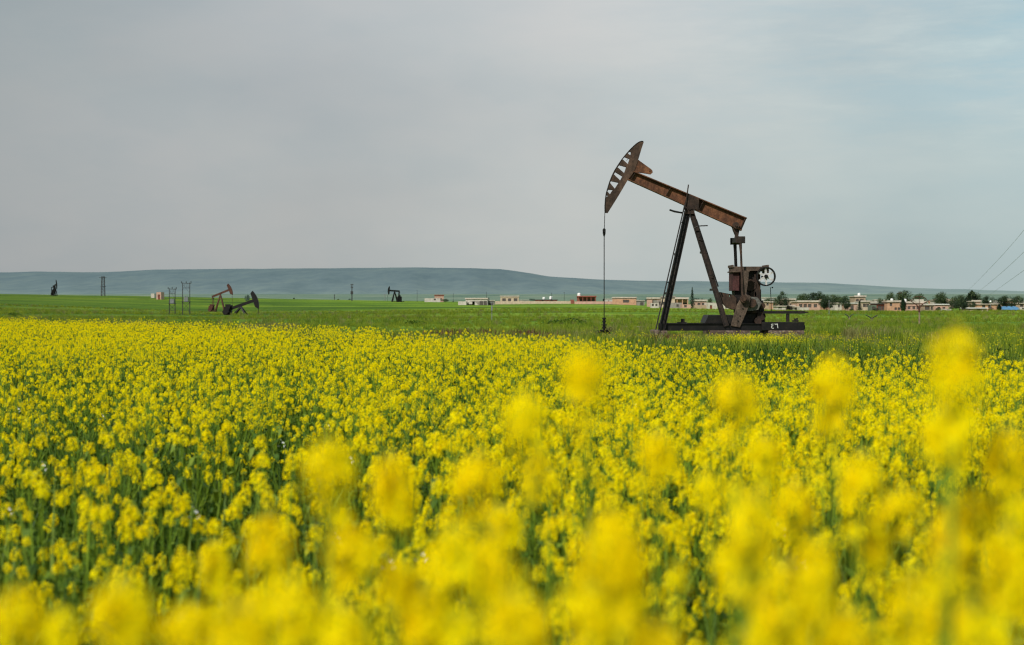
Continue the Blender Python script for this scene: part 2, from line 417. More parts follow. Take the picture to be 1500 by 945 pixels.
def leaves(mb, rg, H):
    for i in range(9):
        z = H*rg.uniform(.10,.66); t = rg.random()*6.28; L = (.17-.16*z/H)*rg.uniform(.8,1.3)
        leaf(mb, Vector((0,0,z)), (math.cos(t),math.sin(t),rg.uniform(.1,.8)), L, L*.12, rg)
rgp = random.Random(5)
field_kinds = []
for k in range(9):
    H = 1.0; nh = rgp.choice([9,10,11,12,13]); hs = [(a_,b_,c_,d_*rgp.choice([.45,.6,.75,.92])) for a_,b_,c_,d_ in plant_layout(rgp, H, nh, .20)]
    mb = MB()
    for (x,y,z,s) in hs: head_mesh(mb, Vector((x,y,z)), s, rgp, int(6+s*680), rgp.uniform(.9,1.9))
    mb.mi = 1; stems(mb, hs, rgp, H); mb.mi = 3; leaves(mb, rgp, H)
    field_kinds.append(mb.mesh('mustard_field_plant', [M[q] for q in HM]+[M['leaf']], fix=False))

# individuals: template meshes
HEADS = []
for k in range(8):
    mb = MB(); head_mesh(mb, Vector((0,0,0)), .020, rgp, rgp.randint(26,38), rgp.uniform(.95,1.7)); HEADS.append(mb.mesh('flower_head', [M[q] for q in HM], fix=False))
TALL = []                                   # elongated leader racemes
for k in range(4):
    mb = MB(); head_mesh(mb, Vector((0,0,0)), .023, rgp, 58, .95)
    for i in range(20):
        z = -.012-.035*rgp.random(); t = rgp.random()*6.28; r = rgp.uniform(.010,.026)
        flower(mb, Vector((r*math.cos(t), r*math.sin(t), z)), Vector((math.cos(t),math.sin(t),.5)), .009, rgp)
    TALL.append(mb.mesh('flower_head_long', [M[q] for q in HM], fix=False))
KINDS = []
for k in range(8):
    hs = plant_layout(rgp, 1.0, 7, .15)
    a = MB(); stems(a, hs, rgp, 1.0); b = MB(); leaves(b, rgp, 1.0)
    KINDS.append((hs, a.mesh('stem', M['stem'], fix=False), b.mesh('leaves', M['leaf'], fix=False)))
TKINDS = []
for k in range(8):
    hs = [(0,0,1.0,.0135)]
    for i in range(2+k%3):
        t = i*2.4+rgp.uniform(-.5,.5); r = rgp.uniform(.02,.075); hs.append((r*math.cos(t), r*math.sin(t), 1-rgp.uniform(.03,.07)-.035*i, .0105*rgp.uniform(.7,1.25)))
    a = MB(); stems(a, hs, rgp, 1.0); b = MB(); leaves(b, rgp, 1.0)
    TKINDS.append((hs, a.mesh('stem', M['stem'], fix=False), b.mesh('leaves', M['leaf'], fix=False)))
def mustard(x, y, H, rz, k, label, group=None, tall=False, tilt=(0,0)):
    hs, sm, lm = (TKINDS if tall else KINDS)[k]
    root = empty('mustard_plant', (x, y, ground(x,y)), label=label, cat='flowering plant', group=group)
    root.rotation_euler = (tilt[0], tilt[1], rz)
    def part(n, me, loc=(0,0,0), rot=(0,0,0), sc=(1,1,1)):
        o = bpy.data.objects.new(n, me); col.objects.link(o); o.parent = root; o.location = loc; o.rotation_euler = rot; o.scale = sc
    part('stem', sm, sc=(1,1,H)); part('leaves', lm, sc=(1,1,H))
    for i, (hx,hy,hz,s) in enumerate(hs):
        z = hz*H
        me = TALL[(k+i)%4] if (tall and (i == 0 or (i+k)%3 == 0)) else HEADS[(k*3+i)%8]
        q = s/.020*(1.15 if tall else 1)
        part('flower_head', me, (hx,hy,z), (0,0,R.random()*6.28), (q*R.uniform(.85,1.1),q,q*(R.uniform(.85,1.55) if tall else R.uniform(.95,1.25))))
    return root
# tall plants right in front of the viewpoint: (px, py of the top, distance, label or None)
G_NEAR = 'tall mustard plants closest to the viewer'
near = [
 (1400,500,1.25,'tallest blurred yellow mustard plant on the right, its top reaching the green meadow behind'),
 (856,512,1.30,'tall blurred mustard plant standing just under the wellhead of the large pump jack'),
 (1078,545,1.35,'tall blurred mustard plant standing below the gearbox of the large pump jack'),
 (1222,537,1.55,'slender blurred mustard plant between the pump jack and the right edge'),
 (768,580,1.45,'blurred mustard plant left of the one below the wellhead'),
 (482,645,1.25,'blurred mustard plant rising alone in the left middle of the flowers'),
 (180,850,.95,'very blurred mustard plant low in the left corner of the field'),
 (900,770,.95,'broadest blurred mustard plant at the bottom centre of the field'),
 (1430,712,1.35,'blurred mustard plant below the tallest one on the right'),
 (1262,672,1.5,'blurred mustard plant with a rounded top at lower right centre'),
 (316,808,1.9,'rounded mustard plant slightly blurred, low on the left'),
 (1380,605,1.5,None),(1475,635,1.3,None),(700,665,1.35,None),(575,685,1.5,None),(505,770,1.5,None),(395,765,1.35,None),
 (660,790,1.1,None),(965,635,1.6,None),(430,850,1.05,None),
 (1165,710,1.5,None),(1322,712,1.6,None),(1100,740,1.25,None),
 (30,868,1.2,None),(275,880,1.2,None),(1340,860,1.15,None),(1480,800,1.2,None),(760,870,1.0,None),(620,880,1.3,None),(1150,850,1.1,None),
 (740,740,1.7,None),(90,900,1.5,None), (1120,640,1.9,None),(1500,730,1.5,None),(350,900,1.1,None),(1240,900,1.2,None),(960,900,1.0,None),(870,860,1.2,None),(720,800,1.3,None),(1190,800,1.3,None),(1440,890,1.0,None),(1130,900,1.2,None),(500,905,1.2,None),(1070,800,1.5,None),(1390,760,1.4,None)]
nrg = random.Random(3); n_ind = 0; taken = []
for i, (px, py, d, lab) in enumerate(near):
    k = i % 8; H = zat(py, d)-ground(at(px,d), d)-.03
    d = max(.84, d*.86); H = zat(py, d)-ground(at(px,d), d)-.02
    mustard(at(px,d), d, H, nrg.random()*6.28, k, lab or 'tall out of focus mustard plant with yellow flower heads close to the viewer', None if lab else G_NEAR, True)
    taken.append((at(px,d), d)); n_ind += 1
EDGE = [(-900,80),(-300,66),(0,56),(300,44),(520,34),(700,28),(850,23.5),(1000,20),(1250,17),(1500,15.5),(2300,12)]
def edge(px):
    for (a,b),(c,d) in zip(EDGE, EDGE[1:]):
        if px <= c: return b+(d-b)*(px-a)/(c-a)
    return EDGE[-1][1]
def dens(x, y, px):
    n = noise.noise((x*.22, y*.22, 3.))+.6*noise.noise((x*.7, y*.7, 8.))
    side = (.62 if y > 7 else .85)+(.38 if y > 7 else .15)*min(1, max(0, (px-100)/500))
    if y > 10: side = min(1.25, side+(y-10)*.03*(1 if px > 500 else .3))
    return max(.05 if y > 7 else .35, min(1, side*(.70+1.0*n)))
pts = []; cand = []
frg = random.Random(21); DEN = 14.5
for band0, band1 in [(b, b+2) for b in range(0, 84, 2)]:
    ylo, yhi = max(.8, band0), band1; xm = 1.1+.47*yhi
    cnt = int((yhi-ylo)*2*xm*DEN*(1.6 if yhi < 9 else 1.75))
    for _ in range(cnt):
        y = frg.uniform(ylo, yhi); x = frg.uniform(-xm, xm); px = CX+F*x/y
        e = edge(px)*(1+.05*noise.noise((x*.5,y*.5,0)))
        if y > e:
            if y > e*1.3 or frg.random() > .10*(e*1.3-y)/(e*.3)*2: continue
        if frg.random() > dens(x, y, px): continue
        if 5 < y < 24 and frg.random() < .30*max(0, min(1, (760-px)/400))*(1+noise.noise((x*.5,y*.5,4.))): continue
        fade = max(0, min(1, (y/e-.45)/.5))*max(0, min(1, (720-px)/350))
        if frg.random() < fade*(.62+.35*noise.noise((x*.12,y*.12,1.))): continue
        if y < 2.4 and math.hypot(x, y) < 1.6: continue
        if px < -120 and y < 1.5: continue
        H = 1.0+.10*frg.gauss(0,1)*.8+.10*noise.noise((x*.35,y*.35,6.))
        if y > e: H *= .7
        H = .98+(H-1)*(.75 if y < 12 else .5)
        if y < 4.5: H = min(H, 1.0+(y-2.4)*.03); 
        if y < 4 and frg.random() < .5-.1*y: continue
        if y > e: H = min(H, .72)
        H = max(.6, min(1.15, H))
        cand.append((x, y, H, px))
infr = sorted([c for c in cand if 20 < c[3] < 1480 and zat(960, c[1]) < c[2] < 99], key=lambda c: c[1])[:300-n_ind]
sel = set(infr)
for i, (x,y,H,px) in enumerate(infr):
    mustard(x, y, H, frg.random()*6.28, frg.randrange(8), 'yellow flowering mustard plant among hundreds alike in the near field', 'mustard plants in the near field', tilt=(frg.uniform(-.06,.06),frg.uniform(-.06,.06)))
for c in cand:
    if c in sel: continue
    x,y,H,px = c
    if y < 2.2 and -60 < px < 1560: continue
    pts.append((x,y,ground(x,y),frg.uniform(-.1,.1),frg.uniform(-.1,.1),frg.random()*6.28,H,frg.randrange(9)))
# scattered flowers around the pump jack and in the pasture
for _ in range(420):
    px = frg.gauss(1095, 40); d = frg.uniform(50, 60); x = at(px,d)
    pts.append((x,d,ground(x,d)-.55,0,0,frg.random()*6.28,frg.uniform(.75,.86),frg.randrange(9)))
for _ in range(650):
    px = frg.uniform(850, 1700); d = frg.uniform(22, 62); x = at(px,d)
    pts.append((x,d,ground(x,d)-.45,0,0,frg.random()*6.28,frg.uniform(.7,.9),frg.randrange(9)))
for _ in range(500):
    px = frg.uniform(-200, 800); d = edge(px)*frg.uniform(1.05,1.8); x = at(px,d)
    pts.append((x,d,ground(x,d)-.3,0,0,frg.random()*6.28,frg.uniform(.7,.95),frg.randrange(9)))
scatter('mustard_flowers', field_kinds, pts, label='wide field of yellow flowering mustard stretching back to the meadow', cat='flower field')

# undergrowth inside the flower field
def tuft(rg, n, h, spread, w, bend=.35):
    mb = MB()
    for i in range(n):
        t = rg.random()*6.28; r = spread*math.sqrt(rg.random()); x, y = r*math.cos(t), r*math.sin(t)
        H = h*rg.uniform(.5,1.15); q = rg.random()*6.28; b = bend*H*rg.uniform(.3,1.2); dx, dy = math.cos(q)*b, math.sin(q)*b
        sx, sy = -math.sin(q+rg.uniform(-1,1))*w*.5, math.cos(q+rg.uniform(-1,1))*w*.5
        mb.add([(x-sx,y-sy,0),(x+sx,y+sy,0),(x+dx*.35+sx*.9,y+dy*.35+sy*.9,H*.6),(x+dx*.35-sx*.9,y+dy*.35-sy*.9,H*.6),(x+dx,y+dy,H)], [(0,1,2,3),(3,2,4)])
    return mb
trg = random.Random(8)
und = []
for k in range(5):
    mb = tuft(trg, 34, .62, .17, .009)
    for i in range(22):
        t = trg.random()*6.28; leaf(mb, Vector((trg.uniform(-.15,.15),trg.uniform(-.15,.15),trg.uniform(.05,.6))), (math.cos(t),math.sin(t),trg.uniform(0,1)), trg.uniform(.04,.10), .009, trg)
    und.append(mb.mesh('undergrowth', M['under'], fix=False))
up = []
for band0 in range(1, 60, 2):
    y1 = band0+2; xm = 1.0+.45*y1; D = 16 if y1 < 9 else (11 if y1 < 20 else 8)
    for _ in range(int(2*2*xm*D)):
        y = trg.uniform(band0, y1); x = trg.uniform(-xm, xm); px = CX+F*x/y
        if y > edge(px)*(1.04+.55*max(0,min(1,(px-820)/250))) or math.hypot(x,y) < 1.2: continue
        up.append((x,y,ground(x,y),0,0,trg.random()*6.28,trg.uniform(.85,1.5),trg.randrange(5)))
scatter('undergrowth', und, up, label='dark green grass and leaves filling the gaps under the mustard flowers', cat='undergrowth')

# meadow grass behind the flowers
gk = [tuft(trg, 46, .50, .26, .014).mesh('grass', M['grass_blade'], fix=False) for _ in range(5)]
dk = [tuft(trg, 40, .55, .25, .013, .5).mesh('grass', M['dry_blade'], fix=False) for _ in range(2)]
gp = []
for band0 in range(12, 150, 3):
    y1 = band0+3; xm = 3+.43*y1; D = 7 if y1 < 40 else (5 if y1 < 75 else (2.4 if y1 < 100 else 1.2))
    for _ in range(int(3*2*xm*D)):
        y = trg.uniform(band0, y1); x = trg.uniform(-xm, xm); px = CX+F*x/y
        if y < edge(px)*.93: continue
        n = noise.noise((x*.07,y*.04,9.))*1.3+.6*noise.noise((x*.25,y*.2,4.))
        near_jack = math.hypot((x-at(1020,62))*.5, y-61) < 5.0
        path = (-5 < y-(88+.4*x) < 1.6) and 6 < x < 20
        if path: continue
        s = trg.uniform(.6,1.2)*(1+.7*n)*(1.0 if y < 50 else .75 if y < 75 else .5 if y < 100 else .32)
        if 46 < y < 76 and 3.5 < x < 14.5: s = min(s*.5,.42)
        dry = trg.random() < (.05+.25*max(0,n)+(.5 if near_jack else 0)+(.55 if (px < 440 and px > 350 and y > 60) else 0))
        gp.append((x,y,ground(x,y),0,0,trg.random()*6.28,max(.15,s)*(1.0),5+trg.randrange(2) if dry else trg.randrange(5)))
for band0 in range(100, 380, 10):
    y1 = band0+10; xm = 4+.40*y1
    for _ in range(int(10*2*xm*(.85 if y1 < 200 else .4))):
        y = trg.uniform(band0, y1); x = trg.uniform(-xm, xm)
        n = noise.noise((x*.03,y*.06,2.))
        if n < -.12 or trg.random() < .3: continue
        gp.append((x,y,ground(x,y)-.03,0,0,trg.random()*6.28,trg.uniform(.35,.75)*(1+n)*(1 if y1<200 else 1.3),5+trg.randrange(2) if trg.random() < .12 else trg.randrange(5)))
scatter('meadow_grass', gk+dk, gp, label='long green meadow grass between the flower field and the pump jack', cat='grass')

# red-brown weeds along the field bank
wd = []
for k in range(3):
    mb = tuft(trg, 26, .5, .3, .03, .5); wd.append(mb.mesh('brown_weeds', M['dock'], fix=False))
wp = []
for _ in range(150):
    px = trg.choice([trg.gauss(765,18), trg.gauss(715,5), trg.gauss(785,12), trg.gauss(660,25)]); d = trg.uniform(46,54); x = at(px,d)
    wp.append((x,d,ground(x,d),0,0,trg.random()*6.28,trg.uniform(.9,1.35),trg.randrange(3)))
for _ in range(50):
    px = trg.gauss(975,14); d = trg.uniform(60,63); x = at(px,d)
    wp.append((x,d,ground(x,d),0,0,trg.random()*6.28,trg.uniform(.3,.5),trg.randrange(3)))
scatter('brown_weeds', wd, wp, label='red brown dock weeds in patches at the far edge of the flower field', cat='weeds')
# worn dirt track passing behind the pump jack
mb = MB(); q = []
for i in range(25):
    x = 6.5+i*.55; w = 1.5*math.sin(math.pi*(i+.4)/25.2)**.5*(1+.5*noise.noise((x,0,0))); y = 88+.4*x
    q += [(x,y-w,ground(x,y-w)+.05),(x,y+w,ground(x,y+w)+.05)]
mb.add(q, [(2*i,2*i+2,2*i+3,2*i+1) for i in range(24)])
mb.build('dirt_path', simple('pale_dirt', (.26,.21,.14), .35, 2), kind='structure', fix=False)

# white small blooms caught in the field
wb = MB(); wrg = random.Random(4)
for i in range(4):
    t = wrg.random()*6.28; flower(wb, Vector((wrg.uniform(-.03,.03),wrg.uniform(-.03,.03),.85+wrg.uniform(-.02,.03))), Vector((math.cos(t),math.sin(t),1)), .009, wrg)
wm = wb.mesh('white_wildflowers', M['petal_white'], fix=False)
wpts = []
for _ in range(16):
    y = wrg.uniform(3,11); x = wrg.uniform(-.36,.36)*y
    wpts.append((x,y,0,0,0,0,wrg.uniform(.9,1.0),0))
scatter('white_wildflowers', [wm], wpts, label='few tiny white wild blooms scattered among the yellow flowers', cat='wildflowers')

# ------------------------------------------------------------------ the large pump jack
S = 66/F; PX0, PY0 = 1030, 490
def L(px, py, v=0): return (at(px,66+v)-at(PX0,66), zat(py,66+v)-zat(PY0,66))
def L3(px, py, v=0): a = L(px,py,v); return (a[0], v, a[1])
def Z1(x, y): return (860+x/5.908, 190+y/5.908)
JX, JY = at(PX0, 66), 66
jack = empty('pump_jack', (JX, JY, zat(PY0, 66)), label='large rusty oil pump jack rising from the meadow behind the yellow flowers', cat='pump jack')
# horsehead
outer = [Z1(*p) for p in [(155,720),(154,660),(158,600),(166,548),(180,500),(196,448),(215,400),(238,353),(265,310),(296,263),(330,220),(364,181),(400,145),(425,123),(450,107),(470,102),(485,103),(488,112),(470,165),(440,265),(405,365),(355,430),(270,575),(178,722)]]
holes = [[Z1(*p) for p in h] for h in [
 [(350,208),(365,190),(380,195),(375,225)],[(305,258),(325,238),(367,255),(352,300)],[(262,327),(280,308),(338,325),(320,378)],
 [(230,388),(245,368),(305,405),(285,441)],[(197,462),(208,446),(272,460),(238,512)],[(175,537),(182,520),(221,522),(196,560)],[(165,584),(171,566),(180,576)]]]
hd = MB().prism([L(*p) for p in outer], -.12, -.09, [[L(*p) for p in h] for h in holes])
hd.prism([L(*p) for p in outer], .09, .12, [[L(*p) for p in h] for h in holes])
head = hd.build('horsehead', M['rust_head'], jack)
rim = MB(); arc = outer[:17]
for a, b in zip(arc, arc[1:]):
    p, q_ = L(*a), L(*b); rim.bar((p[0],0,p[1]), (q_[0],0,q_[1]), .27, .03)
rim.build('rim_plate', M['rust_dark'], head)
rb = MB()
for (a,b) in [((340,270),(365,240)),((300,305),(350,300)),((248,365),(318,380)),((215,440),(284,440)),((185,510),(236,510)),((172,560),(196,560)),((340,215),(372,185))]:
    p, q_ = L(*Z1(*a)), L(*Z1(*b)); rb.bar((p[0],0,p[1]), (q_[0],0,q_[1]), .16, .014)
for a, b in (((388,180),(205,560)),((488,112),(178,722))):
    p, q_ = L(*Z1(*a)), L(*Z1(*b)); 
    pass
rb.build('rib', M['rust_dark'], head)
br = MB().prism([L(*Z1(*p)) for p in [(441,262),(545,338),(562,352),(567,372),(550,388),(520,382),(402,364)]], -.10, -.07, [[L(*Z1(*p)) for p in [(535,362),(542,356),(549,362),(543,372)]]])
br.prism([L(*Z1(*p)) for p in [(441,262),(545,338),(562,352),(567,372),(550,388),(520,382),(402,364)]], .07, .10)
br.build('hinge_bracket', M['rust_beam'], head)
# walking beam: I section
tl, tr, brr, bl = L(*Z1(398,362)), L(*Z1(1380,768)), L(*Z1(1335,872)), L(*Z1(352,432))
tl = Vector((tl[0],0,tl[1])); tr = Vector((tr[0],0,tr[1])); brr = Vector((brr[0],0,brr[1])); bl = Vector((bl[0],0,bl[1]))
bm_ = MB()
bm_.prism([(tl.x,tl.z),(tr.x,tr.z),(brr.x,brr.z),(bl.x,bl.z)], -.018, .018)
dn = (tr-tl).normalized(); nn = Vector((dn.z,0,-dn.x)) 
if nn.z > 0: nn = -nn
for a, b in ((tl, tr), (bl, brr)):
    bm_.bar(a, b, .34, .045)
bm_.build('walking_beam', M['rust_beam'], jack)
st = MB()      # web stiffeners and edge flanges
for t in (.02,.33,.495,.62,.985):
    a = tl.lerp(tr,t); b = bl.lerp(brr,t)
    st.bar(a, b, .30, .022)
st.build('stiffener', M['rust_mid'], jack)
# centre bearing
cb = MB()
for v in (-.20,.14):
    cb.prism([L(*Z1(*p)) for p in [(862,560),(965,600),(960,700),(930,690),(905,715),(850,710),(838,650)]], v, v+.06)
cb.disc(L3(1009,306,0), .13, -.30, .30)
cb.disc(L3(1009,306,0), .07, -.38, .38)
cb.box(*(L(1003,0)[0], L(1016,0)[0]), -.34, .34, L(0,314)[1], L(0,309)[1])
cb.build('center_bearing', M['rust_mid'], jack)
MB().tube([L3(1008.5,270.5,-.25), L3(1004.5,300,-.25)], .028).build('lever', M['rust_mid'], jack)
# samson post legs
ap = (1009,311)
def hbeam(a, b, w, t=.03):
    a = Vector(a); b = Vector(b); m = MB(); d = (b-a).normalized(); c = d.cross(Vector((0,1,0))).normalized()
    m.bar(a, b, t, w*.84)
    for s in (-1,1): m.bar(a+c*s*w*.44, b+c*s*w*.44, w*.9, t)
    return m
for v0, v1 in ((-.22,-1.0),(.22,1.0)):
    hbeam(L3(1007,311,v0), L3(968.5,486,v1), .29).build('leg', M['rust_dark'], jack)
for v0, v1 in ((-.22,-1.0),(.22,1.0)):
    hbeam(L3(1013,311,v0), L3(1064,478,v1), .23).build('leg', M['leg_brown'], jack)
br = MB()
for t in (.35, .68):
    a0 = Vector(L3(1006,311,-.22)).lerp(Vector(L3(967,486,-1)), t); a1 = a0.copy(); a1.y = -a0.y; br.bar(a0, a1, .1, .1)
    a0 = Vector(L3(1013,311,-.22)).lerp(Vector(L3(1064,478,-1)), t); a1 = a0.copy(); a1.y = -a0.y; br.bar(a0, a1, .1, .1)
br.build('cross_brace', M['rust_dark'], jack)
# ladder
ld = MB(); a0, a1 = (1003,300), (960.5,483)
for v in (-.62,-.28): ld.tube([L3(*a0, v*.6-.15), L3(*a1, v-.9)], .032, 6)
lad = ld.build('ladder', M['black'], jack)
rg_ = MB()
for i in range(1, 20):
    t = i/20; px, py = a0[0]+(a1[0]-a0[0])*t, a0[1]+(a1[1]-a0[1])*t
    va = (-.62*.6-.15)*(1-t)+(-1.52)*t; vb = (-.28*.6-.15)*(1-t)+(-1.18)*t
    rg_.tube([L3(px,py,va), L3(px,py,vb)], .014, 5)
rg_.build('rung', M['black'], lad)
bk = MB()
for t in (.14,.62):
    px, py = a0[0]+(a1[0]-a0[0])*t, a0[1]+(a1[1]-a0[1])*t; bk.tube([L3(px,py,-.9*t-.5), L3(px+6,py+1,-.8*t-.3)], .02, 5)
bk.build('ladder_bracket', M['black'], lad)
hr = MB(); hr.tube([L3(1020,321.5,-.6), L3(1052,420,-1.0)], .034, 6); hr.tube([L3(1017,334,-.5), L3(1025,331,-.55), L3(1037,330.5,-.6)], .03, 6)
hr.tube([L3(1028,346,-.65),L3(1022,349,-.5)], .02,5); hr.tube([L3(1046,402,-.85),L3(1040,404,-.8)], .02,5)
hr.build('handrail', M['black'], jack)
fr = MB(); fr.tube([L3(981,307.5,-.45), L3(988,310,-.4), L3(1000,312,-.3)], .045, 6); fr.tube([L3(981,307.5,.45), L3(1000,312,.3)], .03, 6); fr.build('foot_rest', M['black'], jack)
# equalizer and pitmans
tb = MB(); tb.disc(L3(1077,330.5,0), .15, -.28, .28, 20); tb.disc(L3(1077,330.5,0), .06, -.34, .34, 12); tb.build('tail_bearing', M['rust_mid'], jack)
yk = MB(); yk.prism([L(*p) for p in [(1072,331),(1083,331),(1082.5,338),(1081,345),(1082.5,350),(1076,350),(1077,345),(1074,338)]], -.14, .14); yk.build('yoke', M['rust_mid'], jack)
eq = MB(); x0, x1 = L(1074.5,0)[0], L(1085.5,0)[0]; eq.box(x0+.02, x1+.0, -.85, .8, L(0,356)[1], L(0,349)[1])
for v in (-.83,.78): eq.box(x0-.03, x1+.05, v-.06, v+.06, L(0,357.5)[1], L(0,347.5)[1])
eq.build('equalizer_beam', M['rust_dark'], jack, bevel=.015)
SH = (1097,444)       # crank shaft
pn = (1089,438)
MB().tube([L3(1084.5,356,-.8), L3(1085.5,372,-.9), L3(1088,438,-1.12)], [.075,.05,.055], 10).build('pitman_arm', M['rust_mid'], jack)
MB().tube([L3(1076.5,356,.72), L3(1077,366,.75), L3(1080,440,1.05)], [.085,.075,.07], 10).build('pitman_arm', M['black'], jack)
# front crank slab hanging down, rear counterweight fan
cr = MB().prism([L(*p,-1.0) for p in [(1090,430),(1100,434),(1098,447),(1084,480),(1070.5,477.5),(1080,446)]], -1.02, -.86); crank = cr.build('crank', M['rust_plate'], jack, bevel=.02)
PC = (L(1089.5,438,-1.1)[0],0,L(1089.5,438,-1.1)[1])
MB().disc(PC, .17, -1.2, -1.02).disc(PC, .09, -1.26, -1.2).build('crank_pin', M['rust_mid'], crank)
bo = MB()
for p in [(1084,463),(1081,470),(1088,452),(1090,446)]: bo.disc((L3(*p,-1.02)[0],0,L3(*p,-1.02)[2]), .035, -1.05, -1.02, 8)
bo.build('bolt', M['rust_dark'], crank)
cp = MB().prism([L(*p,-.98) for p in [(1087,396),(1097,397),(1096,412),(1093,431),(1086,431),(1085.5,410)]], -.98, -.88); cp.build('guard_plate', M['rust_plate'], jack)
fw = MB().prism([L(*p,-.66) for p in [(1048,427.5),(1056,428),(1074,432),(1079,437),(1079,452),(1073,454),(1064,450),(1056,442)]], -.66, -.42, [[L(*p) for p in [(1065,433),(1067,432),(1067,435),(1065,435)]]])
fwo = fw.build('counterweight', M['rust_head'], jack, bevel=.02)
c2 = MB().prism([L(*p,-.84) for p in [(1094,434),(1110,436),(1116,444),(1111,454),(1096,456),(1090,450)]], -.84, -.66); c2.build('counterweight', M['grey_gear'], jack, bevel=.02, label='grey fan shaped counterweight behind the crank')
cr2 = MB().prism([L(*p,.84) for p in [(1090,430),(1102,434),(1100,447),(1086,472),(1074,470),(1080,446)]], .84, 1.0); cr2.build('crank', M['rust_dark'], jack)
# gearbox housing
gb = MB()
def bx(m, x0, x1, y0, y1, v0, v1): a = L(x0,y1,v0); b = L(x1,y0,v0); m.box(a[0], b[0], v0, v1, a[1], b[1])
m = MB(); bx(m, 1073.5,1126,390.5,397, -.62,.62); bx(m, 1072.5,1075,388,392, -.66,.66); bx(m, 1123.5,1126.5,388,400, -.66,.66); bx(m,1072,1098,397,399,-.68,.68)
m.build('top_frame', M['rust_plate'], jack, bevel=.01)
m = MB(); bx(m, 1073,1083,399,426, -.55,.55); m.build('belt_guard_panel', M['maroon'], jack, bevel=.01)
m = MB(); bx(m,1083,1114,397.3,424,-.40,.55); bx(m,1083,1114,424,444,-.36,.5); bx(m,1112,1118,446,474,-.5,.45)
m.prism([L(*p) for p in [(1074,426),(1086,426),(1090,440),(1100,441),(1116,440),(1118,462),(1119,478),(1088,480),(1080,470),(1076,450)]], -.40, .5)
m.build('gearbox', M['rust_dark'], jack, bevel=.03)
m = MB(); m.disc(L3(1097,418,0), .27, -.52, -.40, 20); m.disc(L3(1097,444,0), .20, -.95, -.40, 20); m.disc(L3(1101,431,0), .14, -.5, -.38, 16)
for k in range(8):
    t = k*math.pi/4; c = L3(1097,418,0); m.disc((c[0]+.22*math.cos(t),0,c[2]+.22*math.sin(t)), .022, -.55,-.52,6)
m.build('bearing_cap', M['rust_mid'], jack)
m = MB(); bx(m,1105,1114,400,440,-.5,-.3); bx(m,1105,1114,400,440,.3,.5); bx(m,1108,1115,424,442,-.45,.45); m.build('support_column', M['rust_mid'], jack, bevel=.015)
m = MB(); m.disc(L3(1112,463,0), .20, -.62,-.4,16); m.disc(L3(1114,448,0), .13,-.6,-.4,16); m.disc(L3(1107,470,0), .16,-.66,-.4,16); bx(m,1090,1112,455,459,-.55,-.4); bx(m,1112,1121,473,478,-.7,-.4); bx(m,1075,1090,455,458,-.55,-.4)
m.build('gear_flange', M['rust_mid'], jack, bevel=.01)
# belt wheel with light spokes
wc = L3(1122,405,-.72); wc = (wc[0],0,wc[2])
wr = MB().ring(wc, .385, .445, -.78, -.60, 48); wheel = wr.build('belt_wheel', M['black'], jack)
sp = MB()
for k in range(6):
    t = math.pi/2+k*math.pi/3+.04; d = Vector((math.cos(t),0,math.sin(t))); c = Vector(wc)+Vector((0,-.7,0)); s = Vector((-d.z,0,d.x))
    a, b = c+d*.07, c+d*.392
    w0, w1 = .055, .036
    vs = [a-s*w0,a+s*w0,b+s*w1,b-s*w1]; sp.add([v+Vector((0,-.03,0)) for v in vs]+[v+Vector((0,.03,0)) for v in vs], [(0,1,2,3),(7,6,5,4),(0,4,5,1),(1,5,6,2),(2,6,7,3),(3,7,4,0)])
sp.build('spoke', M['silver'], wheel)
MB().disc(wc, .085, -.80,-.62,16).disc(wc,.05,-.84,.3,12).build('hub', M['black'], wheel)
# skid, platform, plinth
m = MB()
for v in (-1.0,.86):
    x0,x1 = L(965,0,v)[0], L(1176,0,v)[0]; zt, zb = L(0,474.5)[1], L(0,483)[1]
    m.box(x0,x1,v+.05,v+.09,zb,zt); m.box(x0,x1,v,v+.14,zt,zt+.03); m.box(x0,x1,v,v+.14,zb-.03,zb)
for px in (972,1010,1050,1090,1130,1172): m.box(L(px,0)[0]-.06,L(px,0)[0]+.06,-.86,.86,L(0,482)[1],L(0,476)[1])
m.build('base_skid', M['black'], jack)
m = MB(); bx(m,1116,1178.5,471.8,484,-1.13,-1.002); bx(m,1118,1175,473,483.5,.85,.99); sk = m.build('end_beam', M['black'], jack, bevel=.012)
# painted digits
def stroke(m, pts, w, v):
    for a, b in zip(pts, pts[1:]):
        p, q_ = L(*a,v), L(*b,v); m.bar((p[0],v,p[1]), (q_[0],v,q_[1]), .006, w)
def Z3(x, y): return (1040+x/7.27, 370+y/7.27)
dg = MB(); stroke(dg, [Z3(*p) for p in [(676,763),(660,762),(655,770),(664,779),(676,779),(660,784),(653,795),(660,805),(680,806)]], .028, -1.136)
stroke(dg, [Z3(*p) for p in [(690,757),(696,766),(706,766),(717,757),(719,775),(724,805)]], .028, -1.136)
dg.build('painted_number', M['white_paint'], sk, label='white hand painted Arabic digits four and six')
m = MB(); m.prism([L(*p) for p in [(1029,473),(1034,461.5),(1073,461.5),(1076,473)]], -.85,.85); m.build('skid_box', M['black'], jack, bevel=.01)
m = MB(); bx(m,1118,1179,455.6,459.6,-.75,-.55); bx(m,1118,1179,455.6,459.2,.5,.7)
for px in (1125,1150,1174): bx(m,px,px+5,456.2,458.8,-.549,.499)
bx(m,1179,1184,456.5,458.6,-.7,-.6); m.build('motor_platform', M['rust_dark'], jack)
m = MB(); bx(m,1152,1156.5,459.7,471.5,-.72,-.6); bx(m,1152,1156.5,459.7,471.5,.52,.64); m.build('platform_post', M['rust_dark'], jack)
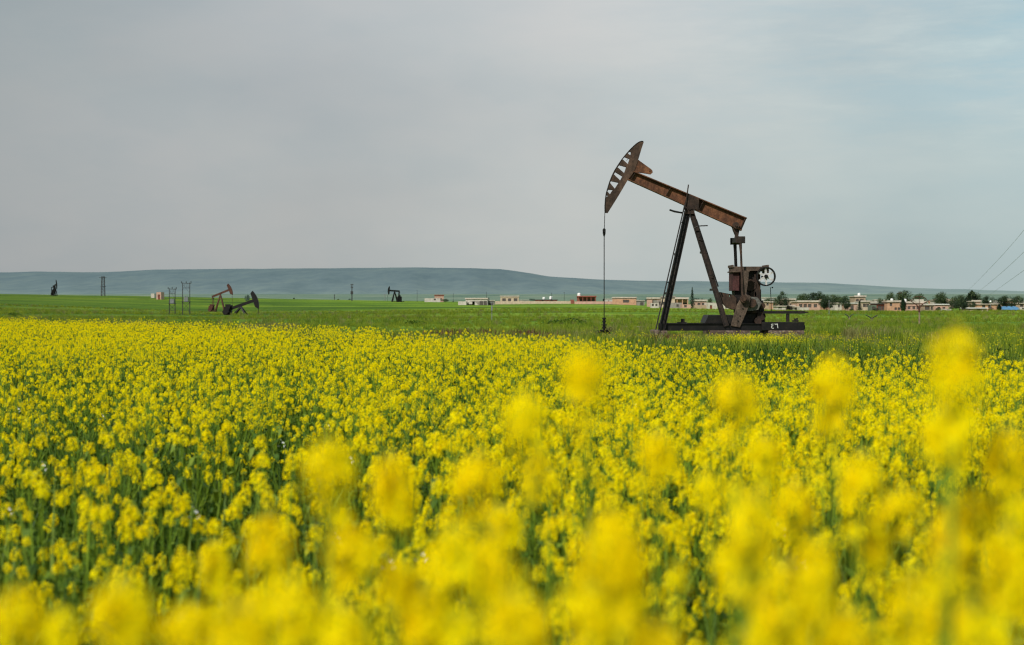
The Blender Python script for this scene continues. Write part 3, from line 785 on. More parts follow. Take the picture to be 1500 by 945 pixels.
m = MB(); m.tube([L3(1164.5,471.5,-.8),L3(1164.5,466.5,-.8)],.05,8); m.tube([L3(1167.5,471.5,-.8),L3(1167.5,465.5,-.8)],.035,8); bx(m,1162,1170,469.3,471.5,-.95,-.7); bx(m,998,1003,467,475,-.1,.1); bx(m,993,1006,472,474.4,-.2,.2)
m.build('clamp', M['rust_dark'], jack)
m = MB(); m.tube([L3(1128.5,421,-.5),L3(1129.5,440,-.5),L3(1130,456,-.5)], .016,6); m.disc(L3(1128.5,421.5,0),.035,-.53,-.47,8); m.build('valve_rod', M['black'], jack)
m = MB(); rr = random.Random(2)
pl = [(963,484),(1180,484),(1180,494),(963,494)]
for f0, f1 in ((1126,1179),(960,978),(1040,1100)):
    m = MB(); bx(m,f0,f1,484.3,494,-1.25,1.25); m.build('concrete_footing', M['concrete'], jack, bevel=.05)
m = MB(); bx(m,965,973.5,474,486,-1.12,-.86); bx(m,965,973.5,474,486,.86,1.12); m.build('leg_shoe', M['black'], jack)
# bridle cable, clamp, polished rod
m = MB(); m.tube([L3(886,311,-.07), L3(885.2,336,-.05)], .017,6); m.tube([L3(886,311,.07), L3(885.2,336,.05)], .017,6); m.build('bridle_cable', M['black'], jack)
m = MB(); m.tube([L3(885,334.5),L3(885,336),L3(885,342),L3(885,346.5)], [.03,.075,.07,.03],10); m.box(L(883.2,0)[0],L(886.8,0)[0],-.14,.14,L(0,340.5)[1],L(0,338.5)[1]); m.build('carrier_bar', M['black'], jack)
MB().tube([L3(885,344),L3(885,470)], .021,8).build('polished_rod', M['black'], jack)
# wellhead (stands on the ground by itself)
wx = at(885,66); g0 = ground(wx,66)
well = empty('wellhead', (wx,66,g0), label='dark iron wellhead with flanges under the hanging rod of the large pump jack', cat='wellhead')
zz = lambda py: zat(py,66)-g0
m = MB(); m.tube([(0,0,0),(0,0,zz(466))], .06,12); 
for py,r,h in ((466.5,.10,.05),(471,.09,.06),(476,.13,.05),(480,.10,.1),(484,.20,.06),(487,.12,.16),(491,.22,.07),(494,.2,.06)): m.tube([(0,0,zz(py)-h/2),(0,0,zz(py)+h/2)], r,14)
m.build('casing_head', M['black'], well)
m = MB(); m.tube([(-.28,0,zz(486.5)),(.28,0,zz(486.5))],.055,10); m.tube([(-.20,-.1,zz(491)),(-.2,-.1,0)],.05,8); m.tube([(.24,-.05,zz(488)),(.24,-.05,0)],.05,8); m.build('flow_pipe', M['rust_dark'], well)
m = MB(); m.ring((-.30,0,zz(486.5)), .07,.09,-.02,.02,16); m.ring((.30,0,zz(482)), .06,.08,-.02,.02,16); m.tube([(.1,0,zz(482)),(.3,0,zz(482))],.02,6); m.build('hand_wheel', M['rust_dark'], well)

# ------------------------------------------------------------------ far pump jacks
def far_jack(px, d, label, H=5.6, tilt=25, yaw=0, mat='brown_far', sc=1.0, mat2=None, hs_=1.0, dz=0, th=1.0):
    x = at(px,d); g = ground(x,d)
    root = empty('pump_jack', (x,d,g+dz), rad(yaw), label=label, cat='pump jack', group='small pump jacks far across the meadow')
    mm = M[mat]; m2 = M[mat2 or mat]; t = rad(tilt); c, s = math.cos(t), math.sin(t)
    B = lambda u, w=0: (u*c-w*s, -(u*s)-(w*c)*-1+H)      # u along the beam (+ = tail), w up
    bp = lambda u, w, y: (u*c+w*s, y, H-u*s+w*c)
    m = MB(); m.bar(bp(-3.0,0,0), bp(2.7,0,0), .32, .58*th); m.build('walking_beam', mm, root)
    m = MB(); arc = []
    for k in range(9):
        a = -28*hs_+k*7*hs_; a = rad(a); arc.append((-3.6*math.cos(a)+.0, 3.9*math.sin(a)))
    poly = [(bp(p[0],p[1],0)[0], bp(p[0],p[1],0)[2]) for p in arc]+[(bp(*q_,0)[0],bp(*q_,0)[2]) for q_ in ((-2.6,1.5*hs_),(-2.6,-1.2*hs_))]
    m.prism(poly, -.2,.2); hd_ = m.build('horsehead', mm, root)
    for y0 in (-1,1):
        for fx in (-1.3,1.6):
            MB().bar((0,y0*.2,H-.35), (fx,y0*1.0,0), .26*th,.26*th).build('leg', m2, root)
    m = MB(); m.box(-1.6,4.8,-1,1,-.4,.22); m.build('base_skid', m2, root)
    tail = bp(2.5,-.2,0); shx = 2.7
    m = MB(); m.box(shx-.8*th,shx+.7*th,-.5,.5,.2,1.9*th); m.box(shx-.5,shx+.4,-.4,.4,1.9*th,2.4*th); m.build('gearbox', m2, root)
    for y0 in (-.9,.9):
        MB().bar((tail[0],y0,tail[2]-.3), (shx-.5,y0,1.9 if H > 4 else 1.0), .14*th*th,.14*th*th).build('pitman_arm', mm, root)
    m = MB(); m.bar((tail[0],-1,tail[2]-.3),(tail[0],1,tail[2]-.3),.3,.3,up=(0,0,1)); m.build('equalizer_beam', mm, root)
    for y0 in (-.8,.8):
        m = MB(); m.prism([(shx-.9,2.2),(shx-.1,2.3),(shx+.9,.9),(shx+.6,.3),(shx-.1,.4)], y0-.12,y0+.12); m.build('counterweight', m2, root)
    fr_ = bp(-3.6,0,0); hp = bp(*arc[0],0)
    MB().tube([(fr_[0]-.1,0,min(hp[2],fr_[2])),(fr_[0]-.1,0,.2)], .05,6).build('polished_rod', m2, root)
    root.scale = (sc,sc,sc); return root
far_jack(323, 385, 'small red brown pump jack standing beside the twin pole frames', tilt=22, yaw=180, mat='brown_far', mat2='brown_far', sc=.92)
far_jack(353, 275, 'black pump jack sunk low in the grass, its head tilted up to the right', H=2.25, tilt=19, yaw=176, mat='black', hs_=1.05, sc=.97, dz=.0)
far_jack(80, 790, 'tiny dark pump jack on the ridge at the far left', tilt=12, yaw=128, mat='black', sc=1.0, hs_=1.5, th=1.4)
far_jack(578, 690, 'tiny black pump jack with level beam standing on the far meadow edge', tilt=4, yaw=20, mat='black', sc=.95, hs_=1.25, th=1.45)

# ------------------------------------------------------------------ poles, frames and masts
def twin_frame(px0, px1, ytop, d, label):
    x0, x1 = at(px0,d), at(px1,d); xc = (x0+x1)/2; g = ground(xc,d); H = zat(ytop,d)-g; w = (x1-x0)/2
    root = empty('power_frame', (xc,d,g), label=label, cat='power pole', group='twin pole transformer frames')
    for s in (-1,1): MB().tube([(s*w,0,-.3),(s*w,0,H)], .10,8,.07).build('pole', M['dark_pole'], root)
    MB().bar((-w-.3,0,H-.1),(w+.3,0,H-.2),.09,.09).bar((-w,0,H-1.1),(w,0,H-1.1),.08,.08).build('crossarm', M['dark_pole'], root)
    m = MB()
    for s in (-w-.25,0,w+.25): m.tube([(s,0,H-.1),(s,0,H+.15),(s,0,H+.3)], [.06,.09,.03],8)
    m.build('insulator', M['dark_pole'], root)
    zb = H*.42
    m = MB(); m.bar((-w-.15,0,zb),(w+.15,0,zb),.5,.1); m.bar((-w,0,zb-.1),(w,0,H*.18),.05,.05); m.bar((w,0,zb-.1),(-w,0,H*.18),.05,.05); m.bar((-w,0,H*.17),(w,0,H*.17),.07,.07); m.build('brace', M['dark_pole'], root)
    m = MB(); m.box(-.42,.42,-.35,.35,zb+.06,zb+.95); m.tube([(-.2,0,zb+.95),(-.2,0,zb+1.2)],.06,6); m.tube([(.2,0,zb+.95),(.2,0,zb+1.2)],.06,6); m.build('transformer', M['grey_pole'], root)
    m = MB(); 
    for q_ in (-.4,0,.4): m.bar((q_*w,0,H-.2),(q_*w*1.6,0,H-1.1),.03,.03)
    m.bar((-w,0,H-.3),(w,0,H-2.2),.03,.03); m.build('cable', M['dark_pole'], root)
twin_frame(248,256.5,422.5,300,'shorter twin pole transformer frame left of the small pump jacks')
twin_frame(267.5,278,414,290,'taller twin pole transformer frame nearest the red brown pump jack')
def lattice(px, ytop, d, w, label, mat='dark_pole'):
    x = at(px,d); g = ground(x,d); H = zat(ytop,d)-g
    root = empty('lattice_mast', (x,d,g), label=label, cat='mast')
    lg = []
    for sx in (-1,1):
        for sy in (-1,1):
            a = Vector((sx*w,sy*w,0)); b = Vector((sx*w*.7,sy*w*.7,H)); lg.append((a,b)); MB().bar(a,b,.22,.22).build('leg', M[mat], root)
    m = MB(); n = 6
    for k in range(n):
        t0, t1 = k/n, (k+1)/n
        for i, j in ((0,2),(1,3),(0,1),(2,3)):
            m.bar(lg[i][0].lerp(lg[i][1],t0), lg[j][0].lerp(lg[j][1],t1), .1,.1); m.bar(lg[i][0].lerp(lg[i][1],t1), lg[j][0].lerp(lg[j][1],t1), .12,.12)
    m.build('bracing', M[mat], root)
    MB().bar((-w*2.2,0,H*.94),(w*2.2,0,H*.94),.25,.25).bar((-w*1.8,0,H*.48),(w*1.8,0,H*.48),.18,.18).build('crossarm', M[mat], root)
lattice(151,405,820,.95,'dark lattice mast with crossarms on the left ridge')
lattice(1318.5,428,460,.45,'thin red brown lattice mast rising behind the orange house','brown_far')
def pole(px, ytop, d, r, label, arms=(), mat='grey_pole', box=None, group=None, name='utility_pole'):
    x = at(px,d); g = ground(x,d); H = zat(ytop,d)-g
    root = empty(name, (x,d,g), label=label, cat='pole', group=group)
    MB().tube([(0,0,-.2),(0,0,H)], r,8,r*.7).build('post', M[mat], root)
    if arms:
        m = MB()
        for (z,w) in arms: m.bar((-w,0,H-z),(w,0,H-z),r*1.3,r*1.3)
        m.build('crossarm', M[mat], root)
    if box: MB().box(-box[0],box[0],-.5,.2,H*box[1],H*box[1]+box[2]).build('transformer', M[mat], root)
    return root
pole(515.5,416,690,.28,'dark transformer pole between the two left pump jacks and the tiny black one',arms=((.4,.7),(1.6,.6)),mat='dark_pole',box=(.6,.4,1.4))
pole(490,431,900,.25,'short thin post on the skyline left of the transformer pole',mat='dark_pole')
pole(564,431,900,.2,'short post just left of the tiny black pump jack',arms=((.3,1.2),))
pole(611,425,760,.10,'thin dark pole left of the red topped hut',mat='dark_pole')
pole(664,430,760,.10,'thin pole between the red topped hut and the long white shed',mat='dark_pole')
pole(712.5,427,700,.10,'thin pole at the right end of the long white shed',mat='dark_pole')
pole(808,429,640,.11,'thin dark pole in front of the low dark roofed house',mat='dark_pole')
pole(826.5,428,700,.09,'thin lamp pole left of the red house',mat='dark_pole',arms=((.15,.3),))
pole(720.5,442,120,.035,'slim grey post with a small top fitting standing in the meadow',arms=((.05,.14),(.55,.06)),box=(.06,.55,.35))
pole(1214.5,440,190,.045,'slim grey post in front of the large dark tree',arms=((.1,.12),))
pole(1226,462,175,.03,'short thin stake right of the slim grey post')
# forked posts
def forked(px, ytop, d, hw, r, label, arc=False, yf=.55, mat='pole_wood'):
    x = at(px,d); g = ground(x,d); H = zat(ytop,d)-g; h0 = H*yf
    root = empty('forked_post', (x,d,g), label=label, cat='post', group='forked posts in the meadow')
    MB().tube([(0,0,-.2),(.02,0,h0*.5),(0,0,h0)], r,8,r*.85).build('trunk', M['pole_wood'], root)
    for s in (-1,1): MB().tube([(0,0,h0-.08),(s*hw*.35,0,h0+(H-h0)*.4),(s*hw,0,H)], r*.75,7,r*.4).build('arm', M['brown_far' if arc else 'dark_pole'], root)
    if arc:
        m = MB(); n = 12
        m.tube([(hw*1.0*math.cos(math.pi*i/n),0,H+ .34*math.sin(math.pi*i/n)) for i in range(n+1)], r*.38,6)
        m.tube([(-hw*1.25,0,h0+.05),(hw*1.25,0,h0+.05)], r*.3,6); m.tube([(-hw*1.2,0,H),(-hw*1.05,0,H+.05)], r*.5,6); m.tube([(hw*1.05,0,H),(hw*1.3,0,H-.1)], r*.4,6)
        m.tube([(0,0,h0),(0,0,H+.3)], r*.3,6); m.build('wire_hoop', M['brown_far'], root)
        MB().tube([(0,0,h0-.35),(0,0,h0+.05)], r*1.15,8).build('collar', M['brown_far'], root)
forked(1346.5,441.5,100,.56,.062,'tallest forked wooden post with an arched hoop and crossbar on top',True,.76)
forked(1277,461.5,130,.54,.085,'forked dark post with widely spread arms in the middle of the three',False,.50)
forked(1244,459.5,140,.46,.08,'smaller forked dark post nearest the pump jack',False,.50)

# ------------------------------------------------------------------ houses
def house(px0, px1, ytop, d, label, wall='w_white', depth=7, win=(), doors=(), slab=True, roof='roofslab', tanks=(), bays=(), low=0, name='house', cat='house', parapet=None):
    """win/doors: (fraction along the front, half width m, z0, z1)"""
    x0, x1 = at(px0,d), at(px1,d); xc = (x0+x1)/2; g = min(ground(x0,d),ground(x1,d),ground(xc,d)); w = (x1-x0)/2; H = zat(ytop,d)-g
    root = empty(name, (xc,d,g), label=label, cat=cat)
    yaw = R.uniform(-.10,.10) if w < 6 and not bays else 0
    root.rotation_euler.z = yaw
    hw = H-(.22 if slab else 0)
    op = [(f,a,z0,z1,'window') for (f,a,z0,z1) in win]+[(f,a,-.3,z1,'door') for (f,a,z0,z1) in doors]
    # front wall is pierced: build it as a polygon with reveals
    m = MB(); ol = [(-w,-.8),(w,-.8),(w,hw),(-w,hw)]
    wins = [(max(-w+.1,f*w-a), min(w-.1,f*w+a), max(-.5,z0), min(hw-.2,z1), k) for (f,a,z0,z1,k) in op]
    m.prism(ol, 0, .25, [[(a,z0),(b,z0),(b,z1),(a,z1)] for a,b,z0,z1,k in wins])
    m.box(-w,-w+.25,.25,depth,-.8,hw); m.box(w-.25,w,.25,depth,-.8,hw); m.box(-w+.25,w-.25,depth-.25,depth,-.8,hw)
    m.build('wall', M[wall], root)
    for a,b,z0,z1,k in wins:
        if k == 'window':
            fo = MB().box(a,b,.14,.17,z0,z1).build('window', M['window'], root)
        else: MB().box(a,b,.12,.17,z0,z1).build('door', M['door_red' if wall in ('w_white','w_pink','w_cream') else 'window'], root)
    m = MB(); o_ = .25 if slab else -.25
    if slab: m.box(-w-o_,w+o_,-.3,depth+.25,hw+.003,H)
    else: m.box(-w+.26,w-.26,.26,depth-.26,hw-.45,hw-.3)
    if slab and H > 2.6: m.box(-w-o_,w+o_,-.3,-.12,H,H+.28); 
    rf = m.build('roof', M[roof], root)
    for (f,r,h) in tanks:
        t = empty('water_tank', (xc+f*w,d+depth*.5,g+(H if slab else hw-.3)+.0), label=tanks_lab(label, f), cat='water tank')
        MB().tube([(0,0,0),(0,0,.25),(0,0,h*.85),(0,0,h)], [r*.8,r,r,r*.4],10).build('barrel', M['tank'], t)
    if bays:
        m = MB()
        for f in bays: m.box(f*w-.15,f*w+.15,-1.6,-1.3,-.6,hw-.05)
        m.build('column', M[wall], root)
        MB().box(bays[0]*w-.3,bays[-1]*w+.3,-1.8,-.303,hw-.04,H-.03).build('porch_roof', M[roof], root)
    return root
def tanks_lab(l, f):
    for k, v in TL.items():
        if l.startswith(k): return v[0] if f < .2 or len(v) == 1 else v[1]
TL = {'low house with a dark': ('smaller white roof tank on the low dark roofed house','larger white roof tank on the low dark roofed house'),
 'dark red house': ('white water tank on the left end of the dark red house roof',),
 'tall tan two': ('white water tank on the tall tan two storey house',),
 'orange house with': ('white water tank on the orange house left of the cypress',),
 'pink house with a long': ('white water tank on the long pink house right of the cypress',)}
W = lambda f, a=.55, z0=.9, z1=2.2: (f,a,z0,z1)
Dr = lambda f, a=.55: (f,a,0,2.15)
house(229,236,428,640,'lone tiny pink hut with a red door on the left meadow edge','w_pink',5,doors=[Dr(.1,.5)],slab=False)
house(221,226,430,700,'tiny white hut just left of the lone pink hut','w_white',5,slab=False)
house(622,645,437,760,'low white wall-like hut left of the red topped hut','w_white',5,win=[W(.3)],slab=False)
house(637,650,432.5,780,'small red topped hut on the skyline left of the white shed','w_pink',6,win=[W(-.4),W(.3)],roof='w_red')
house(682,714,437.5,560,'long white shed with a thick roof slab and dark open bays','w_white',8,win=[(-.55,.7,.5,1.4),(.05,.9,-.3,1.7),(.45,.9,-.3,1.7),(.8,.7,-.3,1.7)])
house(671,683,441.5,556,'low white annex at the left end of the long white shed','w_white',4,slab=False)
house(714.5,724,440,562,'grey open lean-to at the right end of the long white shed','w_grey',4,win=[(-.45,.45,-.3,1.1),(.4,.45,-.3,1.1)])
house(733,760,434,720,'white flat roofed house with three dark windows behind the long wall','w_cream',7,win=[W(-.6,.9,1.0,2.6),W(0,.8,1.,2.6),W(.65,.9,1.,2.6)])
house(784,816,438.8,690,'low house with a dark roof and two white roof tanks','w_red',6,win=[W(-.3),W(.5)],roof='w_dark',tanks=[(-.2,.7,1.2),(.45,.8,1.6)])
house(846,873,434.2,660,'dark red house with a wide shaded porch','w_red',7,win=[(-.5,1.0,.8,2.2),(.1,1.2,.0,2.2),(.65,1.0,.8,2.2)],roof='w_red',bays=(-.9,-.45,0,.45,.9),tanks=[(-.8,.8,1.6)])
house(836,841,439,640,'small dark brown hut left of the dark red house','w_red',3,slab=False)
house(897,932,436,600,'long orange beige house with a single dark window','w_orange',8,win=[(.15,1.3,1.0,2.2)])
house(933.5,944,440,590,'small grey shed between the orange beige and pink houses','w_grey',4,win=[(.3,.7,-.2,1.3)])
house(948,972,436.8,500,'pink house with a red window partly behind the pump jack ladder','w_pink',7,win=[(-.1,.8,1.4,2.6)])
house(953.5,965,444.2,430,'small whitish grey hut before the pink house at the pump jack ladder','w_white',4,win=[(-.5,.3,.5,1.2),(.4,.3,.5,1.2)],slab=False)
house(982,1008,437,500,'long cream roofed house with orange porch between the pump jack legs','w_orange',7,win=[(-.6,.8,.3,2.),(.0,.8,.3,2.),(.55,.9,.3,2.)],bays=(-.9,-.3,.3,.9))
house(978,999,443.5,440,'low grey blockhouse with a square window between the pump jack legs','w_grey',5,win=[(.4,.35,.4,1.2)],slab=False)
house(999,1012,446,434,'small pale pink hut beneath the conifer on its left','w_pink',5,win=[(-.2,.4,.3,1.1)],slab=False)
house(1013,1017,447,436,'narrow cream hut directly beneath the conifer','w_cream',3,slab=False)
house(1018,1035,440.2,450,'pink house right of the conifer with two dark windows','w_pink',6,win=[(-.3,.5,1.2,1.9),(.5,.6,1.2,1.9)])
house(1017.5,1036,447.2,432,'low pinkish yard wall building right of the conifer','w_tan',3,slab=False)
house(1037,1051,443.5,430,'pale pink hut with a dark red door at the rear pump jack leg','w_white',5,doors=[(-.35,.35,0,1.2)],slab=False)
house(1054,1070,445.5,428,'low white hut under the fan shaped counterweight','w_white',5,win=[(.3,.4,.3,1.)],slab=False)
house(1116,1127,441.5,410,'beige box shaped house just right of the gearbox','w_tan',6,win=[(.5,.3,1.2,1.9)])
house(1138,1151,448,400,'low white pink hut above the motor platform, left of two','w_white',5,win=[(-.3,.5,.5,1.2)])
house(1152,1164,447,405,'low brown fronted hut above the motor platform, right of two','w_tan',5,win=[(.0,1.2,.3,1.3)])
house(1146,1165,438.5,480,'pale roofed barn in the row behind the motor platform','w_tan',8,win=[W(-.3),W(.4)])
house(1168,1201,441.5,420,'long pinkish house with a broad white roof left of the large dark tree','w_pink',9,win=[(-.7,.5,.9,1.9),(-.3,.5,.9,1.9),(.1,.5,.9,1.9),(.6,.5,.9,1.9)])
house(1162,1170,449,402,'dark fronted shed at the left foot of the long white roofed house','w_grey',4,win=[(0,.4,0,1.)])
house(1171,1185,450.5,396,'low white shed in front of the long white roofed house','w_white',4,slab=False)
house(1186,1200,455,385,'low cream yard wall building left of the large dark tree','w_cream',3,slab=False)
house(1201,1214,455,386,'low grey green sheet shed at the foot of the large dark tree','w_green',3,slab=False)
house(1216,1225,455.8,384,'tiny pinkish hut at the right foot of the large dark tree','w_pink',3,slab=False)
house(1223,1233,443.5,420,'white house glimpsed between two dark trees','w_white',6,win=[(.2,.3,1.,1.8)])
house(1243,1256,443.5,410,'pale pink house between the dark tree and the pointed bush','w_pink',6,win=[(-.2,.5,.3,1.8)],roof='tent')
house(1252,1268,434,500,'tall tan two storey house rising behind the pointed bush','w_tan',8,win=[W(-.5,.5,2.6,3.6),W(.3,.6,2.6,3.6),W(-.5,.5,.5,1.6)],tanks=[(.3,.5,1.2)])
house(1262,1275,441.5,430,'cream house with a dark window right of the pointed bush','w_cream',6,win=[(-.3,.5,1.,2.),(.4,.5,1.,2.)])
house(1276,1284,447,405,'grey blue sheet shed beside the dark garage','w_green',4,slab=False,doors=[(0,.5,0,1.5)])
house(1285,1298,444.5,408,'dark garage with black openings left of the orange house','w_red',6,win=[(-.5,.7,.0,1.8),(.5,.5,.0,1.8)],roof='w_dark')
house(1300,1321,441.5,404,'orange house with an upper window left of the cypress','w_orange',6,win=[(-.5,.35,1.7,2.5),(.15,.35,.6,1.3),(.6,.35,.6,1.3)],tanks=[(.0,.4,.8)])
house(1328,1352,443,404,'pink house with a long front just right of the cypress','w_pink',7,win=[(-.7,.4,.8,1.7),(-.1,.4,.8,1.7),(.4,.4,.8,1.7)],tanks=[(-.8,.5,1.)])
house(1353,1368,446,400,'brown fronted house next to the long pink one','w_tan',6,win=[(-.3,.7,.6,1.5),(.6,.3,.6,1.5)])
house(1368,1389,445.3,405,'low house with a bright white roof left of the dark tree clump','w_pink',8,win=[(-.3,.4,.7,1.4),(.4,.4,.7,1.4)],roof='tent')
house(1381,1394,452.5,386,'small white walled shed at the foot of the dark tree clump','w_white',3,slab=False,win=[(.3,.4,.3,.8)])
house(1418,1446,450.8,390,'brown walled shed under a long white awning','w_tan',5,win=[(.1,.5,.2,.9)],roof='tent')
house(1424,1436,441,440,'pinkish house behind the white awning shed','w_pink',7,win=[(.2,.5,1.2,2.2)])
house(1432,1462,445,425,'long pink house behind the white tank pole','w_orange',7,win=[(-.4,.5,.8,1.7),(.2,.5,.8,1.7)])
house(1463,1508,443.8,430,'long tan house behind the blue tarpaulin','w_tan',7,win=[(-.5,.5,1.2,2.1),(.0,.5,1.2,2.1),(.5,.5,1.2,2.1)])
house(1494,1506,450,392,'white hut at the right edge beside the blue tarpaulin','w_white',5,win=[(-.2,.3,.6,1.3)],slab=False)
vr = random.Random(31)
for i in range(46):
    px = vr.choice([vr.uniform(1120,1500), vr.uniform(1230,1480), vr.uniform(965,1000)]); d = vr.uniform(450,760); w_ = vr.uniform(9,20)*430/d*1.1
    gy = HY-(ground(at(px,d),d)-CZ)/d*F
    wl = vr.choice(['w_tan','w_grey','w_pink','w_cream','w_orange','w_tan','w_white','w_grey'])
    h = house(px-w_/2, px+w_/2, gy-vr.uniform(2.4,4.0)/d*F, d, 'small flat roofed house packed in the rows behind the front of the village', wl, 7,
          win=[(vr.uniform(-.7,-.2),vr.uniform(.3,.6),1.,2.),(vr.uniform(.1,.7),vr.uniform(.3,.6),1.,2.)], slab=vr.random() < .5, roof=vr.choice(['roofslab','w_tan','w_grey']))
    h['group'] = 'houses behind the village front'
# long yard walls
def longwall(px0, px1, ytop, d0, d1, label, mat):
    n = 14; m = MB(); root_x = at((px0+px1)/2,(d0+d1)/2); vs = []
    P = []
    for i in range(n+1):
        t = i/n; d = d0+(d1-d0)*t; x = at(px0+(px1-px0)*t, d); P.append((x,d,ground(x,d)-.5,zat(ytop,d)))
    for a, b in zip(P, P[1:]):
        m.add([(a[0],a[1],a[2]),(b[0],b[1],b[2]),(b[0],b[1],b[3]),(a[0],a[1],a[3]),(a[0],a[1]+.25,a[2]),(b[0],b[1]+.25,b[2]),(b[0],b[1]+.25,b[3]),(a[0],a[1]+.25,a[3])],
              [(0,1,2,3),(4,7,6,5),(3,2,6,7)])
    m.build('yard_wall', M[mat], label=label, cat='wall')
longwall(725,836,441.2,625,625,'long pale yard wall running below the white flat roofed house','w_cream')
longwall(841.5,897,441.6,612,605,'pale yard wall between the dark red and the orange beige houses','w_pink')
longwall(1300,1420,455.9,382,380,'low pale yard wall below the pink houses on the right','w_tan')
# blue tarpaulin shelter, tent dome, tank pole
d = 392; x0, x1 = at(1466,d), at(1492,d); g = ground(x0,d)
tp = empty('tarpaulin_shelter', ((x0+x1)/2,d,g), label='blue tarpaulin shelter on posts near the right edge of the village', cat='shelter')
w = (x1-x0)/2; zt = zat(449.2,d)-g; zl = zat(454,d)-g; m = MB(); n = 10; vs = []
for i in range(n+1):
    x = -w+2*w*i/n; sag = .12*math.sin(i*2.2); vs += [(x,-1.2,zl+sag*.5),(x,1.0,zt-.12+sag),(x,2.6,zt+.03+sag)]
m.add(vs, [(3*i+j,3*i+3+j,3*i+4+j,3*i+1+j) for i in range(n) for j in range(2)]); m.build('cover', M['blue'], tp, fix=False)
for s in (-w+.1,-w*.3,w*.4,w-.1): MB().tube([(s,-1.15,-.2),(s,-1.15,zl)],.05,6).build('post', M['dark_pole'], tp)
MB().box(-w*.85,w*.8,.8,.9,-.2,zl).build('back_panel', M['w_dark'], tp)
d = 384; x = at(1445.5,d); g = ground(x,d)
tn = empty('tent', (x,d,g), label='low white domed tent in the grass before the village', cat='tent'); m = MB(); w = at(1457,d)-x; h = zat(455,d)-g; n = 16; vs = []; fs = []
for j in range(7):
    b = j/6*math.pi/2
    for i in range(n): t = 2*math.pi*i/n; vs.append((w*math.cos(b)*math.cos(t)*(1+.05*math.sin(3*t)), w*.6*math.cos(b)*math.sin(t), -.2+(h+.2)*math.sin(b)*(1 if j else 1)))
for j in range(6):
    for i in range(n): fs.append((j*n+i,j*n+(i+1)%n,(j+1)*n+(i+1)%n,(j+1)*n+i))
m.add(vs,fs); m.build('canvas', M['tent'], tn, smooth=True, fix=False); MB().box(-.35,.35,-w*.6-.02,-w*.6+.3,-.1,h*.4).build('entrance', M['window'], tn)
d = 415; x = at(1451,d); g = ground(x,d); H = zat(441.8,d)-g
tk = empty('water_tower', (x,d,g), label='small round white tank on a pole in front of the round tree', cat='water tower')
MB().tube([(0,0,0),(0,0,H)],.07,8).build('post', M['grey_pole'], tk)
m = MB(); m.tube([(0,0,H-.35+.33*(1-math.cos(math.pi*i/8))) for i in range(9)], [.02]+[.33*math.sin(math.pi*i/8) for i in range(1,8)]+[.02],14); m.build('ball_tank', M['tank'], tk, smooth=True)

# ------------------------------------------------------------------ trees
def crown(rg, n, rx, rz, cz, leafs, size, lobes):
    m = MB(); ce = []
    for i in range(lobes):
        t = rg.random()*6.28; z = rg.uniform(-.8,.95); r = math.sqrt(1-z*z)*rg.uniform(.35,.95)
        ce.append((Vector((r*math.cos(t)*rx, r*math.sin(t)*rx, cz+z*rz*.8)), rg.uniform(.22,.42)*rx))
    for i in range(n):
        c, q = rg.choice(ce); v = Vector((rg.gauss(0,1),rg.gauss(0,1),rg.gauss(0,1))).normalized()*q*rg.uniform(.45,1.15)
        p = c+v; nrm = (v+Vector((rg.gauss(0,.4)*q,rg.gauss(0,.4)*q,rg.uniform(0,.6)*q))).normalized(); u = nrm.orthogonal().normalized(); w_ = nrm.cross(u); s = size*rg.uniform(.6,1.4); a = rg.random()*6.28
        e = (u*math.cos(a)+w_*math.sin(a))*s; f = nrm.cross(e)*.55
        m.add([p-e,p+f,p+e,p-f],[(0,1,2,3)])
    return m, ce
def trunk(rg, h, r, ce):
    m = MB(); m.tube([(0,0,-.2),(rg.uniform(-.1,.1),0,h*.5),(0,0,h)], r,8,r*.55)
    for c, q in ce[:8]: m.tube([(0,0,h*rg.uniform(.5,.95)), tuple(Vector((0,0,h)).lerp(c,.5)), tuple(c)], r*.4,5,r*.12)
    return m
tg = random.Random(14); TT = {}
for key, mat in (('round','tree_leaf'),('round_b','tree_leaf'),('olive','tree_leaf2')):
    mm, ce = crown(tg, 2600, 1.0, .95, 1.15, 0, .055, 26); TT[key] = (mm.mesh('crown', M[mat], fix=False), trunk(tg, .55, .06, ce).mesh('trunk', M['bark']))
m = MB()
for i in range(2600):
    z = tg.random()**1.25; t = tg.random()*6.28; lay = .75+.35*math.sin(z*34+t*2); r = (1-z)*.36*math.sqrt(tg.uniform(.25,1))*lay+.01
    p = Vector((r*math.cos(t), r*math.sin(t), .13+z*.87)); e = Vector((math.cos(t),math.sin(t),-.35))*.035*tg.uniform(.6,1.3); f = Vector((-math.sin(t),math.cos(t),0))*.014
    m.add([p-e,p+f,p+e,p-f],[(0,1,2,3)])
TT['conifer'] = (m.mesh('crown', M['conifer'], fix=False), MB().tube([(0,0,-.05),(0,0,.9)],.02,6,.004).mesh('trunk', M['bark']))
m = MB()
for i in range(2200):
    z = tg.random(); t = tg.random()*6.28; r = .17*math.sin(math.pi*min(1,(z*.93+.07))**.75)*math.sqrt(tg.uniform(.35,1))*(1+.2*math.sin(z*20+t*3))
    p = Vector((r*math.cos(t), r*math.sin(t), .08+z*.92)); e = Vector((math.cos(t)*.3,math.sin(t)*.3,1))*.032*tg.uniform(.6,1.3); f = Vector((-math.sin(t),math.cos(t),0))*.014
    m.add([p-e,p+f,p+e,p-f],[(0,1,2,3)])
TT['cypress'] = (m.mesh('crown', M['conifer'], fix=False), MB().tube([(0,0,-.05),(0,0,.8)],.02,6,.006).mesh('trunk', M['bark']))
